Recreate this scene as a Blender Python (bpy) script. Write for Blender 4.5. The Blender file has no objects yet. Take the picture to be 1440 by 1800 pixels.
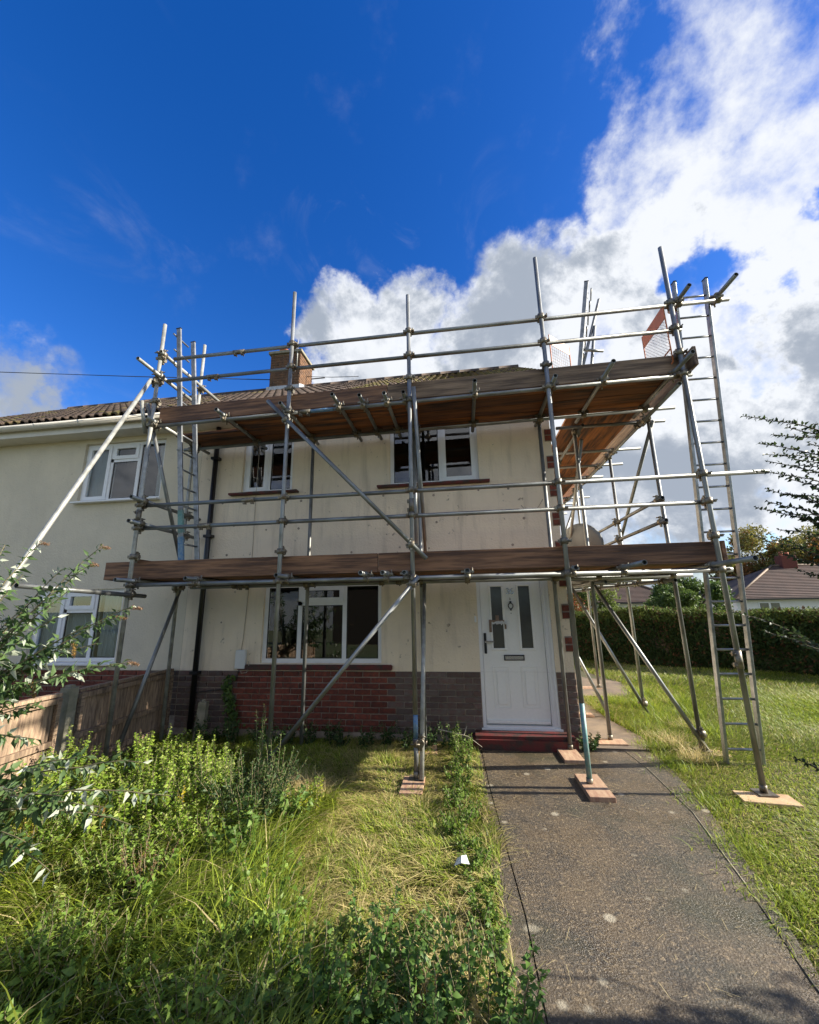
import bpy, bmesh, math, random
import numpy as np
from mathutils import Vector, Matrix, Euler

random.seed(7)
RNG = np.random.default_rng(11)
S = bpy.context.scene
C = S.collection
R = math.radians

# ------------------------------------------------------------------ camera
CAM_F, CAM_P, CAM_R, CAM_Y, CAM_H = 705.0, R(13.05), R(-0.99), R(7.86), 1.70
fwd = Vector((-math.sin(CAM_Y)*math.cos(CAM_P), math.cos(CAM_Y)*math.cos(CAM_P), math.sin(CAM_P)))
rgt0 = Vector((math.cos(CAM_Y), math.sin(CAM_Y), 0)); up0 = rgt0.cross(fwd)
rgt = math.cos(CAM_R)*rgt0 + math.sin(CAM_R)*up0
upv = -math.sin(CAM_R)*rgt0 + math.cos(CAM_R)*up0
cd = bpy.data.cameras.new('camera'); cam = bpy.data.objects.new('camera', cd); C.objects.link(cam)
m = Matrix((rgt, upv, -fwd)).transposed().to_4x4(); m.translation = Vector((0, 0, CAM_H))
cam.matrix_world = m
cd.sensor_fit = 'HORIZONTAL'; cd.sensor_width = 36.0; cd.lens = CAM_F/1440*36
cd.clip_start = 0.05; cd.clip_end = 3000
S.camera = cam

def ray(x, y):
    return rgt*((x-720)/CAM_F) + upv*(-(y-900)/CAM_F) + fwd
def atY(x, y, Y):
    d = ray(x, y); return Vector((0, 0, CAM_H)) + d*(Y/d.y)
def atZ(x, y, z=0.0):
    d = ray(x, y); return Vector((0, 0, CAM_H)) + d*((z-CAM_H)/d.z)

# ------------------------------------------------------------------ world, sun, exposure
SUN_EL, SUN_AZ = R(28), R(85.5)          # azimuth measured from +Y towards +X
sund = Vector((math.cos(SUN_EL)*math.sin(SUN_AZ), math.cos(SUN_EL)*math.cos(SUN_AZ), math.sin(SUN_EL)))
W = bpy.data.worlds.new('World'); S.world = W; W.use_nodes = True
nt = W.node_tree; N = nt.nodes; L = nt.links
for n in list(N): N.remove(n)
def nd(t, **k):
    n = N.new(t)
    for a, b in k.items(): setattr(n, a, b)
    return n
def mth(op, a, b=None, c=None, clamp=False):
    n = N.new('ShaderNodeMath'); n.operation = op; n.use_clamp = clamp
    for i, v in enumerate((a, b, c)):
        if v is None: continue
        if isinstance(v, (int, float)): n.inputs[i].default_value = v
        else: L.new(v, n.inputs[i])
    return n.outputs[0]
out = nd('ShaderNodeOutputWorld'); bg = nd('ShaderNodeBackground'); L.new(bg.outputs[0], out.inputs[0])
sky = nd('ShaderNodeTexSky'); sky.sky_type = 'NISHITA'; sky.sun_disc = False
sky.sun_elevation = SUN_EL; sky.sun_rotation = SUN_AZ
sky.air_density = 1.0; sky.dust_density = 0.3; sky.ozone_density = 3.0
bg.inputs[1].default_value = 0.15
hs = nd('ShaderNodeHueSaturation'); hs.inputs['Hue'].default_value = 0.518; hs.inputs['Saturation'].default_value = 1.36; hs.inputs['Value'].default_value = .64
L.new(sky.outputs[0], hs.inputs['Color'])
tc = nd('ShaderNodeTexCoord'); D = tc.outputs['Generated']
def mapr(v, a, b, c, d, smooth=True):
    n = N.new('ShaderNodeMapRange'); n.interpolation_type = 'SMOOTHSTEP' if smooth else 'LINEAR'
    L.new(v, n.inputs[0])
    for i, q in enumerate((a, b, c, d)): n.inputs[i+1].default_value = q
    return n.outputs[0]
def noise(scale, det, rough, off=(0, 0, 0), sc=(1, 1, 1), dist=0.0, vec=None):
    mp = N.new('ShaderNodeMapping'); L.new(vec or D, mp.inputs[0]); mp.inputs['Location'].default_value = off; mp.inputs['Scale'].default_value = sc
    n = N.new('ShaderNodeTexNoise'); L.new(mp.outputs[0], n.inputs['Vector'])
    n.inputs['Scale'].default_value = scale; n.inputs['Detail'].default_value = det
    n.inputs['Roughness'].default_value = rough; n.inputs['Distortion'].default_value = dist
    return n.outputs[0]
# cloud banks: direction and angular radius of each, all round the sky
def dirpx(x, y):
    d = ray(x, y); d.normalize(); return d
CL = []
for x, y, r, w in [(1420, 60, 210, .62), (1290, 330, 190, .8), (1120, 470, 180, .9), (930, 580, 190, 1.0), (720, 610, 120, .9), (640, 590, 100, .9),
                   (1350, 640, 210, 1.0), (1150, 780, 260, 1.1), (1400, 800, 200, .8), (950, 800, 260, 1.0), (1440, 380, 180, .8), (1250, 120, 230, .62), (1150, 60, 130, .38), (1130, 280, 150, .5), (1170, 700, 220, 1.1), (1300, 480, 170, .9),
                   (1330, 985, 110, .9), (1120, 1000, 120, .7), (20, 710, 95, .75), (1600, 500, 260, .9), (1650, 900, 260, .7)]:
    d = dirpx(x, y); e = dirpx(x+r, y) if x < 720 else dirpx(x-r, y)
    CL.append((d, d.dot(e), w))
for az, el, rad, w in [(110, 30, 20, .8), (150, 25, 24, .9), (190, 35, 22, .9), (230, 22, 22, .8), (265, 40, 16, .7), (170, 60, 18, .7), (300, 18, 12, .6), (210, 12, 14, .8)]:
    a, b = R(az), R(el)
    CL.append((Vector((math.cos(b)*math.sin(a), math.cos(b)*math.cos(a), math.sin(b))), math.cos(R(rad)), w))
GAP = []
for x, y, r, w in [(1245, 505, 75, .65), (1295, 600, 60, .5), (1420, 330, 60, .45), (1240, 905, 60, .8), (1380, 905, 70, .8), (1130, 915, 60, .6)]:
    d = dirpx(x, y); GAP.append((d, d.dot(dirpx(x-r, y)), w))
def warp(src, scale, amt, det, off):
    mp = N.new('ShaderNodeMapping'); L.new(src, mp.inputs[0]); mp.inputs['Location'].default_value = off
    n = N.new('ShaderNodeTexNoise'); L.new(mp.outputs[0], n.inputs['Vector']); n.inputs['Scale'].default_value = scale; n.inputs['Detail'].default_value = det; n.inputs['Roughness'].default_value = .6
    s_ = N.new('ShaderNodeVectorMath'); s_.operation = 'SUBTRACT'; L.new(n.outputs['Color'], s_.inputs[0]); s_.inputs[1].default_value = (.5, .5, .5)
    k = N.new('ShaderNodeVectorMath'); k.operation = 'SCALE'; L.new(s_.outputs[0], k.inputs[0]); k.inputs['Scale'].default_value = amt
    a = N.new('ShaderNodeVectorMath'); a.operation = 'ADD'; L.new(src, a.inputs[0]); L.new(k.outputs[0], a.inputs[1])
    v = N.new('ShaderNodeVectorMath'); v.operation = 'NORMALIZE'; L.new(a.outputs[0], v.inputs[0]); return v.outputs[0]
DW = warp(D, 3.0, .42, 7, (4, 2, 8))
def blob(d, c, w):
    n = N.new('ShaderNodeVectorMath'); n.operation = 'DOT_PRODUCT'; L.new(DW, n.inputs[0]); n.inputs[1].default_value = d
    return mapr(n.outputs['Value'], c, 1-(1-c)*0.15, 0, w)
f = None
for d, c, w in CL:
    b = blob(d, c, w); f = b if f is None else mth('MAXIMUM', f, b)
for d, c, w in GAP:
    f = mth('SUBTRACT', f, blob(d, c, w))
n1 = noise(3.2, 9, .60, dist=.15); n2 = noise(9, 8, .62, (3, 1, 2)); n3 = noise(2.1, 4, .5, (7, 3, 1))
amp = mapr(f, -.05, .35, .25, 1)
fld = mth('ADD', f, mth('MULTIPLY', mth('MULTIPLY', mth('SUBTRACT', n1, .5), 1.9), amp))
fld = mth('ADD', fld, mth('MULTIPLY', mth('MULTIPLY', mth('SUBTRACT', n2, .5), 1.5), amp))
mask = mapr(fld, .05, .78, 0, 1)
# thin wisps in the open blue
wn = noise(5.0, 6, .6, (1.5, 4, 0), (1, .45, 1.2), 1.2)
wmask = mth('MULTIPLY', mapr(wn, .55, .80, 0, 1), mapr(noise(1.7, 2, .5, (5, 5, 5)), .46, .66, 0, .24))
mask = mth('MAXIMUM', mask, wmask)
# brightness: white sunward rims, grey thick interior
core = mapr(fld, .45, 1.15, 1.05, .52)
var = mapr(noise(3.0, 9, .64, (2, 9, 4), dist=.15), .38, .62, .38, 1.35)
sunn = N.new('ShaderNodeVectorMath'); sunn.operation = 'DOT_PRODUCT'; L.new(D, sunn.inputs[0]); sunn.inputs[1].default_value = sund
sg = mapr(sunn.outputs['Value'], -.2, .95, .80, 1.5)
lum = mth('MULTIPLY', mth('MULTIPLY', mth('ADD', core, .15), var), sg)
cmix = nd('ShaderNodeMix', data_type='RGBA')
L.new(mapr(lum, .35, 1.1, 0, 1), cmix.inputs[0])
cmix.inputs[6].default_value = (1.15, 1.31, 1.57, 1); cmix.inputs[7].default_value = (2.68, 2.77, 2.92, 1)
fm = nd('ShaderNodeMix', data_type='RGBA'); L.new(mask, fm.inputs[0]); L.new(hs.outputs[0], fm.inputs[6]); L.new(cmix.outputs[2], fm.inputs[7])
L.new(fm.outputs[2], bg.inputs[0])
SKYMIX = fm

sl = bpy.data.lights.new('sun', 'SUN'); so = bpy.data.objects.new('sun', sl); C.objects.link(so)
sl.energy = 5.0; sl.angle = R(0.6); sl.color = (1.0, .93, .80)
so.rotation_euler = (-sund).to_track_quat('-Z', 'Y').to_euler(); so.location = (20, 5, 20)
S.view_settings.view_transform = 'Standard'; S.view_settings.look = 'None'
S.view_settings.exposure = 1.22; S.view_settings.gamma = 1.0; S.view_settings.use_curve_mapping = False
S.render.engine = 'CYCLES'

# ------------------------------------------------------------------ materials
MATS = {}
def mat(name, base, rough=.7, metal=0, var=.0, vscale=5.0, col2=None, bump=0.0, bscale=60.0, rand=0.0, stretch=(1, 1, 1), spec=.5, coord='Object', attr=False, trans=0.0, detail=6, lo=.35, hi=.65):
    m_ = bpy.data.materials.new(name); m_.use_nodes = True; t = m_.node_tree; nn = t.nodes; ll = t.links
    b = nn['Principled BSDF']; b.inputs['Roughness'].default_value = rough; b.inputs['Metallic'].default_value = metal
    b.inputs['Specular IOR Level'].default_value = spec
    col = None
    co = nn.new('ShaderNodeTexCoord'); mp = nn.new('ShaderNodeMapping'); ll.new(co.outputs[coord], mp.inputs[0]); mp.inputs['Scale'].default_value = stretch
    oi = nn.new('ShaderNodeObjectInfo')
    sc_ = nn.new('ShaderNodeVectorMath'); sc_.operation = 'SCALE'; sc_.inputs[0].default_value = (13, 7, 29); ll.new(oi.outputs['Random'], sc_.inputs['Scale'])
    ad = nn.new('ShaderNodeVectorMath'); ad.operation = 'ADD'; ll.new(mp.outputs[0], ad.inputs[0]); ll.new(sc_.outputs[0], ad.inputs[1])
    vec = ad.outputs[0]
    if attr:
        at = nn.new('ShaderNodeAttribute'); at.attribute_name = 'Col'; col = at.outputs['Color']
    else:
        if col2 is None: col2 = tuple(c*(1-var) for c in base)
        nz = nn.new('ShaderNodeTexNoise'); nz.inputs['Scale'].default_value = vscale; nz.inputs['Detail'].default_value = detail; nz.inputs['Roughness'].default_value = .6
        ll.new(vec, nz.inputs['Vector'])
        mr = nn.new('ShaderNodeMapRange'); mr.inputs[1].default_value = lo; mr.inputs[2].default_value = hi; ll.new(nz.outputs[0], mr.inputs[0])
        mx = nn.new('ShaderNodeMix'); mx.data_type = 'RGBA'; ll.new(mr.outputs[0], mx.inputs[0])
        mx.inputs[6].default_value = (*base, 1); mx.inputs[7].default_value = (*col2, 1); col = mx.outputs[2]
    if rand:
        hv = nn.new('ShaderNodeHueSaturation'); ll.new(col, hv.inputs['Color'])
        r1 = nn.new('ShaderNodeMapRange'); ll.new(oi.outputs['Random'], r1.inputs[0]); r1.inputs[3].default_value = 1-rand; r1.inputs[4].default_value = 1+rand
        ll.new(r1.outputs[0], hv.inputs['Value']); col = hv.outputs[0]
    ll.new(col, b.inputs['Base Color'])
    if bump:
        bn = nn.new('ShaderNodeTexNoise'); bn.inputs['Scale'].default_value = bscale; bn.inputs['Detail'].default_value = 5; ll.new(vec, bn.inputs['Vector'])
        bp = nn.new('ShaderNodeBump'); bp.inputs['Strength'].default_value = bump; bp.inputs['Distance'].default_value = .01
        ll.new(bn.outputs[0], bp.inputs['Height']); ll.new(bp.outputs[0], b.inputs['Normal'])
    if trans:
        tr = nn.new('ShaderNodeBsdfTranslucent'); ll.new(col, tr.inputs[0]); ms = nn.new('ShaderNodeMixShader'); ms.inputs[0].default_value = trans
        ll.new(b.outputs[0], ms.inputs[1]); ll.new(tr.outputs[0], ms.inputs[2]); ll.new(ms.outputs[0], nn['Material Output'].inputs[0])
    MATS[name] = m_; return m_
galv = mat('galvanised_steel', (.27, .28, .275), .5, .6, col2=(.12, .117, .105), vscale=9, bump=.2, bscale=90, rand=.22, stretch=(1, 1, .3), lo=.40, hi=.68)
galv_w = mat('bright_galvanised_steel', (.42, .42, .385), .55, .4, col2=(.24, .24, .215), vscale=10, bump=.15, rand=.08)
coup = mat('coupler_steel', (.26, .24, .19), .5, .6, col2=(.12, .09, .06), vscale=25, rand=.25)
teal = mat('teal_paint_on_steel', (.10, .26, .25), .5, .3, col2=(.24, .32, .30), vscale=30)
blue = mat('blue_paint_on_steel', (.06, .16, .32), .5, .2, col2=(.2, .28, .34), vscale=30)
alu = mat('ladder_aluminium', (.34, .35, .36), .42, .7, col2=(.20, .21, .215), vscale=12, rand=.1)
board_d = mat('wet_scaffold_board', (.068, .028, .011), .62, col2=(.24, .115, .052), vscale=5, stretch=(.3, 4.5, 4.5), bump=.5, bscale=14, rand=.18, detail=9, lo=.40, hi=.62)
board_g = mat('grey_scaffold_board', (.085, .052, .030), .7, col2=(.25, .165, .10), vscale=5, stretch=(.3, 4.5, 4.5), bump=.5, bscale=14, rand=.15, detail=9, lo=.40, hi=.62)
board_u = mat('deck_board', (.24, .085, .018), .7, col2=(.035, .013, .006), vscale=3.5, stretch=(.4, 4, 4), bump=.4, bscale=14, rand=.45, detail=9, lo=.40, hi=.62)
sole = mat('sole_board', (.55, .38, .24), .7, col2=(.36, .20, .13), vscale=7, stretch=(4, 1, 1), bump=.2, bscale=40, rand=.12)
pale_sole = mat('pale_sole_board', (.62, .45, .25), .7, col2=(.45, .28, .15), vscale=5, bump=.2, rand=.05)
fence_w = mat('fence_board', (.40, .28, .18), .85, col2=(.15, .10, .068), vscale=7, stretch=(7, 7, .8), bump=.5, bscale=30, rand=.22, detail=8)
conc_post = mat('concrete_post', (.30, .27, .20), .9, col2=(.19, .18, .12), vscale=12, bump=.4)
brick_r = mat('red_brick', (.21, .048, .026), .85, col2=(.085, .028, .020), vscale=22, bump=.6, bscale=70, rand=.30)
brick_p = mat('purple_brick', (.13, .070, .057), .85, col2=(.13, .108, .094), vscale=14, bump=.6, bscale=70, rand=.28)
brick_c = mat('chimney_brick', (.20, .10, .045), .9, col2=(.09, .05, .03), vscale=9, bump=.6, bscale=40, rand=.2)
mortar = mat('mortar', (.40, .32, .25), .95, col2=(.22, .18, .145), vscale=8, bump=.5, bscale=120)
def render_mat(name, c1, c2, stain):
    m_ = bpy.data.materials.new(name); m_.use_nodes = True; t = m_.node_tree; nn = t.nodes; ll = t.links
    b = nn['Principled BSDF']; b.inputs['Roughness'].default_value = .92; b.inputs['Specular IOR Level'].default_value = .2
    co = nn.new('ShaderNodeTexCoord')
    def nz(s, stretch=(1, 1, 1), det=6, ro=.6):
        mp = nn.new('ShaderNodeMapping'); ll.new(co.outputs['Object'], mp.inputs[0]); mp.inputs['Scale'].default_value = stretch
        n = nn.new('ShaderNodeTexNoise'); ll.new(mp.outputs[0], n.inputs['Vector']); n.inputs['Scale'].default_value = s; n.inputs['Detail'].default_value = det; n.inputs['Roughness'].default_value = ro
        return n.outputs[0]
    def mr(v, a, b_, c=0, d=1):
        n = nn.new('ShaderNodeMapRange'); ll.new(v, n.inputs[0])
        for i, q in enumerate((a, b_, c, d)): n.inputs[i+1].default_value = q
        return n.outputs[0]
    def mix(fac, a, bcol):
        n = nn.new('ShaderNodeMix'); n.data_type = 'RGBA'; ll.new(fac, n.inputs[0])
        for i, v in ((6, a), (7, bcol)):
            if isinstance(v, tuple): n.inputs[i].default_value = (*v, 1)
            else: ll.new(v, n.inputs[i])
        return n.outputs[2]
    c = mix(mr(nz(1.3), .35, .65), c1, c2)
    c = mix(mr(nz(2.2, (3, 3, .35)), .52, .75, 0, stain*.55), c, (.30, .25, .19))       # rain streaks
    c = mix(mr(nz(11, det=4), .66, .74, 0, stain), c, (.17, .14, .11))                    # small scuffs
    ll.new(c, b.inputs['Base Color'])
    bp = nn.new('ShaderNodeBump'); bp.inputs['Strength'].default_value = .55; bp.inputs['Distance'].default_value = .012
    ad = nn.new('ShaderNodeMath'); ad.operation = 'ADD'; ll.new(nz(38, det=3), ad.inputs[0]); ll.new(nz(9, det=3), ad.inputs[1])
    ll.new(ad.outputs[0], bp.inputs['Height']); ll.new(bp.outputs[0], b.inputs['Normal'])
    return m_
render_c = render_mat('cream_render', (.82, .70, .53), (.72, .61, .47), .8)
render_n = render_mat('neighbour_render', (.70, .62, .47), (.61, .545, .42), .16)
upvc = mat('white_upvc', (.80, .80, .80), .35, var=.06, vscale=6)
upvc_s = mat('cream_gutter_plastic', (.72, .68, .60), .4, var=.12, vscale=6)
doorw = mat('white_door_skin', (.86, .85, .81), .4, var=.04, vscale=30, bump=.08, bscale=150)
blackp = mat('black_plastic', (.012, .012, .014), .35, var=.2)
redp = mat('red_painted_masonry', (.12, .016, .014), .65, col2=(.045, .024, .018), vscale=9, bump=.4, bscale=40, lo=.42, hi=.6)
lead = mat('lead_flashing', (.50, .52, .54), .55, .1, var=.3, vscale=12)
terra = mat('terracotta', (.42, .13, .06), .8, var=.3, vscale=10)
tile_m = mat('roof_tile', (.13, .088, .062), .85, col2=(.06, .045, .034), vscale=7, bump=.6, bscale=40, rand=.25)
tile_g = mat('mossy_roof_tile', (.14, .085, .055), .9, col2=(.14, .13, .03), vscale=3.5, bump=.7, bscale=30, rand=.25)
tile_far = mat('far_roof_tile', (.10, .062, .048), .9, col2=(.065, .043, .035), vscale=1.5, rand=.1)
whitew = mat('white_house_wall', (.78, .76, .72), .9, var=.08)
dark = mat('dark_interior', (.03, .03, .032), .9)
net = mat('net_curtain', (.78, .79, .78), .9, var=.12, vscale=6, trans=.35)
chrome = mat('brushed_chrome', (.55, .55, .55), .25, .9)
tape = mat('brown_parcel_tape', (.26, .17, .11), .5, var=.3, vscale=20)
frost = mat('frosted_glass', (.085, .09, .085), .16, var=.35, vscale=2.2, spec=.9, bump=.05, bscale=120)
orange = mat('orange_guard_frame', (.60, .19, .07), .5, var=.15)
wirem = mat('guard_wire', (.30, .22, .22), .5, .3)
dishm = mat('grey_dish_metal', (.17, .18, .19), .5, .3, var=.15)
cablem = mat('cable_black', (.02, .02, .024), .6)
cablew = mat('cable_cream', (.42, .37, .29), .7)
bark = mat('bark', (.11, .08, .055), .9, col2=(.06, .045, .03), vscale=20, bump=.5)
twig = mat('green_brown_twig', (.20, .17, .09), .8, var=.3)
straw = mat('dry_straw', (.55, .45, .24), .8, var=.3, trans=.2)
leafm = mat('leaf', (0, 0, 0), .5, attr=True, trans=.38, spec=.35)
grassm = mat('grass_blade', (0, 0, 0), .5, attr=True, trans=.42, spec=.4)
hedgem = mat('hedge_leaf', (0, 0, 0), .7, attr=True, trans=.2, spec=.2)
litterm = mat('white_litter', (.8, .8, .8), .6, trans=.3)
greybox = mat('grey_white_box', (.62, .63, .62), .5, var=.08)
soil = mat('lawn_soil', (.055, .062, .022), .95, col2=(.085, .060, .030), vscale=3, bump=.6, bscale=25)
far_grass = mat('far_ground', (.060, .085, .025), .95, col2=(.09, .085, .035), vscale=.6, bump=.3)
glass = bpy.data.materials.new('window_glass'); glass.use_nodes = True
_t = glass.node_tree; _t.nodes.remove(_t.nodes['Principled BSDF']); _a = _t.nodes.new('ShaderNodeBsdfTransparent'); _a.inputs[0].default_value = (.80, .85, .85, 1); _b = _t.nodes.new('ShaderNodeBsdfGlossy'); _b.inputs['Roughness'].default_value = 0.0
_f = _t.nodes.new('ShaderNodeFresnel'); _f.inputs[0].default_value = 2.1; _m = _t.nodes.new('ShaderNodeMixShader'); _g = _t.nodes.new('ShaderNodeNewGeometry'); _k = _t.nodes.new('ShaderNodeMath'); _k.operation = 'SUBTRACT'; _k.inputs[0].default_value = 1; _t.links.new(_g.outputs['Backfacing'], _k.inputs[1]); _q = _t.nodes.new('ShaderNodeMath'); _q.operation = 'MULTIPLY'; _t.links.new(_f.outputs[0], _q.inputs[0]); _t.links.new(_k.outputs[0], _q.inputs[1]); _t.links.new(_q.outputs[0], _m.inputs[0]); _t.links.new(_a.outputs[0], _m.inputs[1]); _t.links.new(_b.outputs[0], _m.inputs[2]); _t.links.new(_m.outputs[0], _t.nodes['Material Output'].inputs[0])

# wet, speckled concrete of the path
pathm = bpy.data.materials.new('wet_concrete'); pathm.use_nodes = True
t = pathm.node_tree; nn = t.nodes; ll = t.links; b = nn['Principled BSDF']
co = nn.new('ShaderNodeTexCoord')
def _n(s, det=6, ro=.6, typ='ShaderNodeTexNoise'):
    n = nn.new(typ); ll.new(co.outputs['Object'], n.inputs['Vector']); n.inputs['Scale'].default_value = s
    if typ == 'ShaderNodeTexNoise': n.inputs['Detail'].default_value = det; n.inputs['Roughness'].default_value = ro
    return n
def _mr(v, a, b_, c=0, d=1):
    n = nn.new('ShaderNodeMapRange'); ll.new(v, n.inputs[0])
    for i, q in enumerate((a, b_, c, d)): n.inputs[i+1].default_value = q
    return n.outputs[0]
def _mix(fac, a, c_):
    n = nn.new('ShaderNodeMix'); n.data_type = 'RGBA'; ll.new(fac, n.inputs[0])
    for i, v in ((6, a), (7, c_)):
        if isinstance(v, tuple): n.inputs[i].default_value = (*v, 1)
        else: ll.new(v, n.inputs[i])
    return n.outputs[2]
c = _mix(_mr(_n(2.2).outputs[0], .4, .62), (.115, .083, .048), (.060, .050, .038))
c = _mix(_mr(_n(42, 3, .75).outputs[0], .52, .66, 0, .9), c, (.28, .21, .125))
c = _mix(_mr(_n(30, 3, .7).outputs[0], .56, .66, 0, .8), c, (.035, .03, .025))
vv = _n(60, typ='ShaderNodeTexVoronoi'); c = _mix(_mr(vv.outputs['Distance'], .2, .06, 0, .85), c, (.32, .26, .17))
v2 = _n(4.2, typ='ShaderNodeTexVoronoi'); v2.inputs['Randomness'].default_value = 1
c = _mix(_mr(v2.outputs['Distance'], .16, .10, 0, .85), c, (.42, .37, .27))
c = _mix(_mr(_n(1.1, 5).outputs[0], .52, .66, 0, .55), c, (.055, .055, .025))
ll.new(c, b.inputs['Base Color'])
ll.new(_mr(_n(3, 4).outputs[0], .35, .65, .28, .55), b.inputs['Roughness'])
bp = nn.new('ShaderNodeBump'); bp.inputs['Strength'].default_value = 1.0; bp.inputs['Distance'].default_value = .012
ll.new(_n(85, 4, .7).outputs[0], bp.inputs['Height']); ll.new(bp.outputs[0], b.inputs['Normal'])
path_dry = mat('brown_concrete', (.22, .165, .11), .8, col2=(.13, .10, .075), vscale=4, bump=.6, bscale=70)

# ------------------------------------------------------------------ helpers
def link(name, me, m_=None, parent=None, mw=None):
    o = bpy.data.objects.new(name, me); C.objects.link(o)
    if m_ is not None and me is not None and len(me.materials) == 0: me.materials.append(m_)
    if parent is not None: o.parent = parent
    if mw is not None: o.matrix_local = mw
    return o
def thing(name, label, cat, group=None, loc=(0, 0, 0)):
    o = bpy.data.objects.new(name, None); C.objects.link(o); o.location = loc
    o['label'] = label; o['category'] = cat
    if group: o['group'] = group
    return o
def tag(o, label, cat, group=None):
    o['label'] = label; o['category'] = cat
    if group: o['group'] = group
    return o
def bmesh_obj(name, bm, m_, parent=None, mw=None, smooth=False):
    me = bpy.data.meshes.new(name); bm.to_mesh(me); bm.free()
    if smooth:
        for p in me.polygons: p.use_smooth = True
    return link(name, me, m_, parent, mw)
def add_box(bm, c0, c1, bevel=0):
    v = [bm.verts.new((x, y, z)) for z in (c0[2], c1[2]) for y in (c0[1], c1[1]) for x in (c0[0], c1[0])]
    fs = [(0, 2, 3, 1), (4, 5, 7, 6), (0, 1, 5, 4), (2, 6, 7, 3), (0, 4, 6, 2), (1, 3, 7, 5)]
    return [bm.faces.new([v[i] for i in q]) for q in fs]
def box(name, c0, c1, m_, parent=None, bevel=0, rel=None):
    """box in world coords; its origin at its own centre"""
    c0, c1 = Vector([min(a, b) for a, b in zip(c0, c1)]), Vector([max(a, b) for a, b in zip(c0, c1)])
    ce = (c0+c1)/2; h = (c1-c0)/2
    bm = bmesh.new(); add_box(bm, -h, h)
    if bevel: bmesh.ops.bevel(bm, geom=list(bm.edges), offset=bevel, segments=1, affect='EDGES')
    off = ce-(rel if rel is not None else Vector((0, 0, 0)))
    return bmesh_obj(name, bm, m_, parent, Matrix.Translation(off))
def frame_z(p0, p1, roll=0):
    z = (p1-p0).normalized(); x = Vector((0, 0, 1)).cross(z)
    if x.length < 1e-3: x = Vector((1, 0, 0))
    x.normalize(); y = z.cross(x); mm = Matrix((x, y, z)).transposed().to_4x4(); mm.translation = p0
    return mm @ Matrix.Rotation(roll, 4, 'Z')
def add_cyl(bm, mm, length, r, seg=14, r2=None, caps=True, z0=0.0):
    r2 = r if r2 is None else r2
    a = [bm.verts.new(mm @ Vector((math.cos(k*2*math.pi/seg)*r, math.sin(k*2*math.pi/seg)*r, z0))) for k in range(seg)]
    b_ = [bm.verts.new(mm @ Vector((math.cos(k*2*math.pi/seg)*r2, math.sin(k*2*math.pi/seg)*r2, z0+length))) for k in range(seg)]
    fs = []
    for k in range(seg):
        fc = bm.faces.new((a[k], a[(k+1) % seg], b_[(k+1) % seg], b_[k])); fc.smooth = True
    if caps: bm.faces.new(a[::-1]); bm.faces.new(b_)
TR = .0242
def tube(name, p0, p1, m_=None, parent=None, r=TR, hollow=True, seg=16, rel=Vector((0, 0, 0))):
    p0, p1 = Vector(p0), Vector(p1); ln = (p1-p0).length
    bm = bmesh.new(); I = Matrix.Identity(4)
    if hollow:
        add_cyl(bm, I, ln, r, seg, caps=False)
        for z, s in ((0, 1), (ln, -1)):
            rings = []
            for rr, zz in ((r, z), (r*.84, z), (r*.84, z+s*.06)):
                rings.append([bm.verts.new((math.cos(k*2*math.pi/seg)*rr, math.sin(k*2*math.pi/seg)*rr, zz)) for k in range(seg)])
            for q in range(2):
                for k in range(seg): bm.faces.new((rings[q][k], rings[q][(k+1) % seg], rings[q+1][(k+1) % seg], rings[q+1][k]))
            bm.faces.new(rings[2])
        bmesh.ops.remove_doubles(bm, verts=bm.verts, dist=1e-6)
        bmesh.ops.recalc_face_normals(bm, faces=bm.faces)
    else: add_cyl(bm, I, ln, r, seg)
    mm = frame_z(p0, p1); mm.translation = p0-rel
    return bmesh_obj(name, bm, m_ or galv, parent, mm)
def beam(name, p0, p1, w, h, m_, parent=None, bevel=.003, rel=Vector((0, 0, 0)), up=Vector((0, 0, 1))):
    """board along p0-p1 (centre line), w across (horizontal), h vertical; local X runs along it"""
    p0, p1 = Vector(p0), Vector(p1); x = (p1-p0); ln = x.length; x.normalize()
    y = up.cross(x).normalized(); z = x.cross(y)
    mm = Matrix((x, y, z)).transposed().to_4x4(); mm.translation = (p0+p1)/2-rel
    bm = bmesh.new(); add_box(bm, (-ln/2, -w/2, -h/2), (ln/2, w/2, h/2))
    if bevel: bmesh.ops.bevel(bm, geom=list(bm.edges), offset=bevel, segments=1, affect='EDGES')
    return bmesh_obj(name, bm, m_, parent, mm)
def pipe_curve(name, pts, r, m_, parent=None, seg=8, rel=Vector((0, 0, 0)), taper=None):
    pts = [Vector(p) for p in pts]; bm = bmesh.new(); rings = []
    for i, p in enumerate(pts):
        d = (pts[min(i+1, len(pts)-1)]-pts[max(i-1, 0)]).normalized()
        mm = frame_z(Vector((0, 0, 0)), d); rr = r*(taper[i] if taper else 1)
        rings.append([bm.verts.new(p-rel + mm.to_3x3() @ Vector((math.cos(k*2*math.pi/seg)*rr, math.sin(k*2*math.pi/seg)*rr, 0))) for k in range(seg)])
    for a, b_ in zip(rings, rings[1:]):
        # keep rings aligned
        k0 = min(range(seg), key=lambda k: (b_[k].co-a[0].co).length)
        for k in range(seg):
            fc = bm.faces.new((a[k], a[(k+1) % seg], b_[(k+1+k0) % seg], b_[(k+k0) % seg])); fc.smooth = True
        b_[:] = b_[k0:]+b_[:k0]
    bm.faces.new(rings[0][::-1]); bm.faces.new(rings[-1])
    return bmesh_obj(name, bm, m_, parent)
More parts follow.
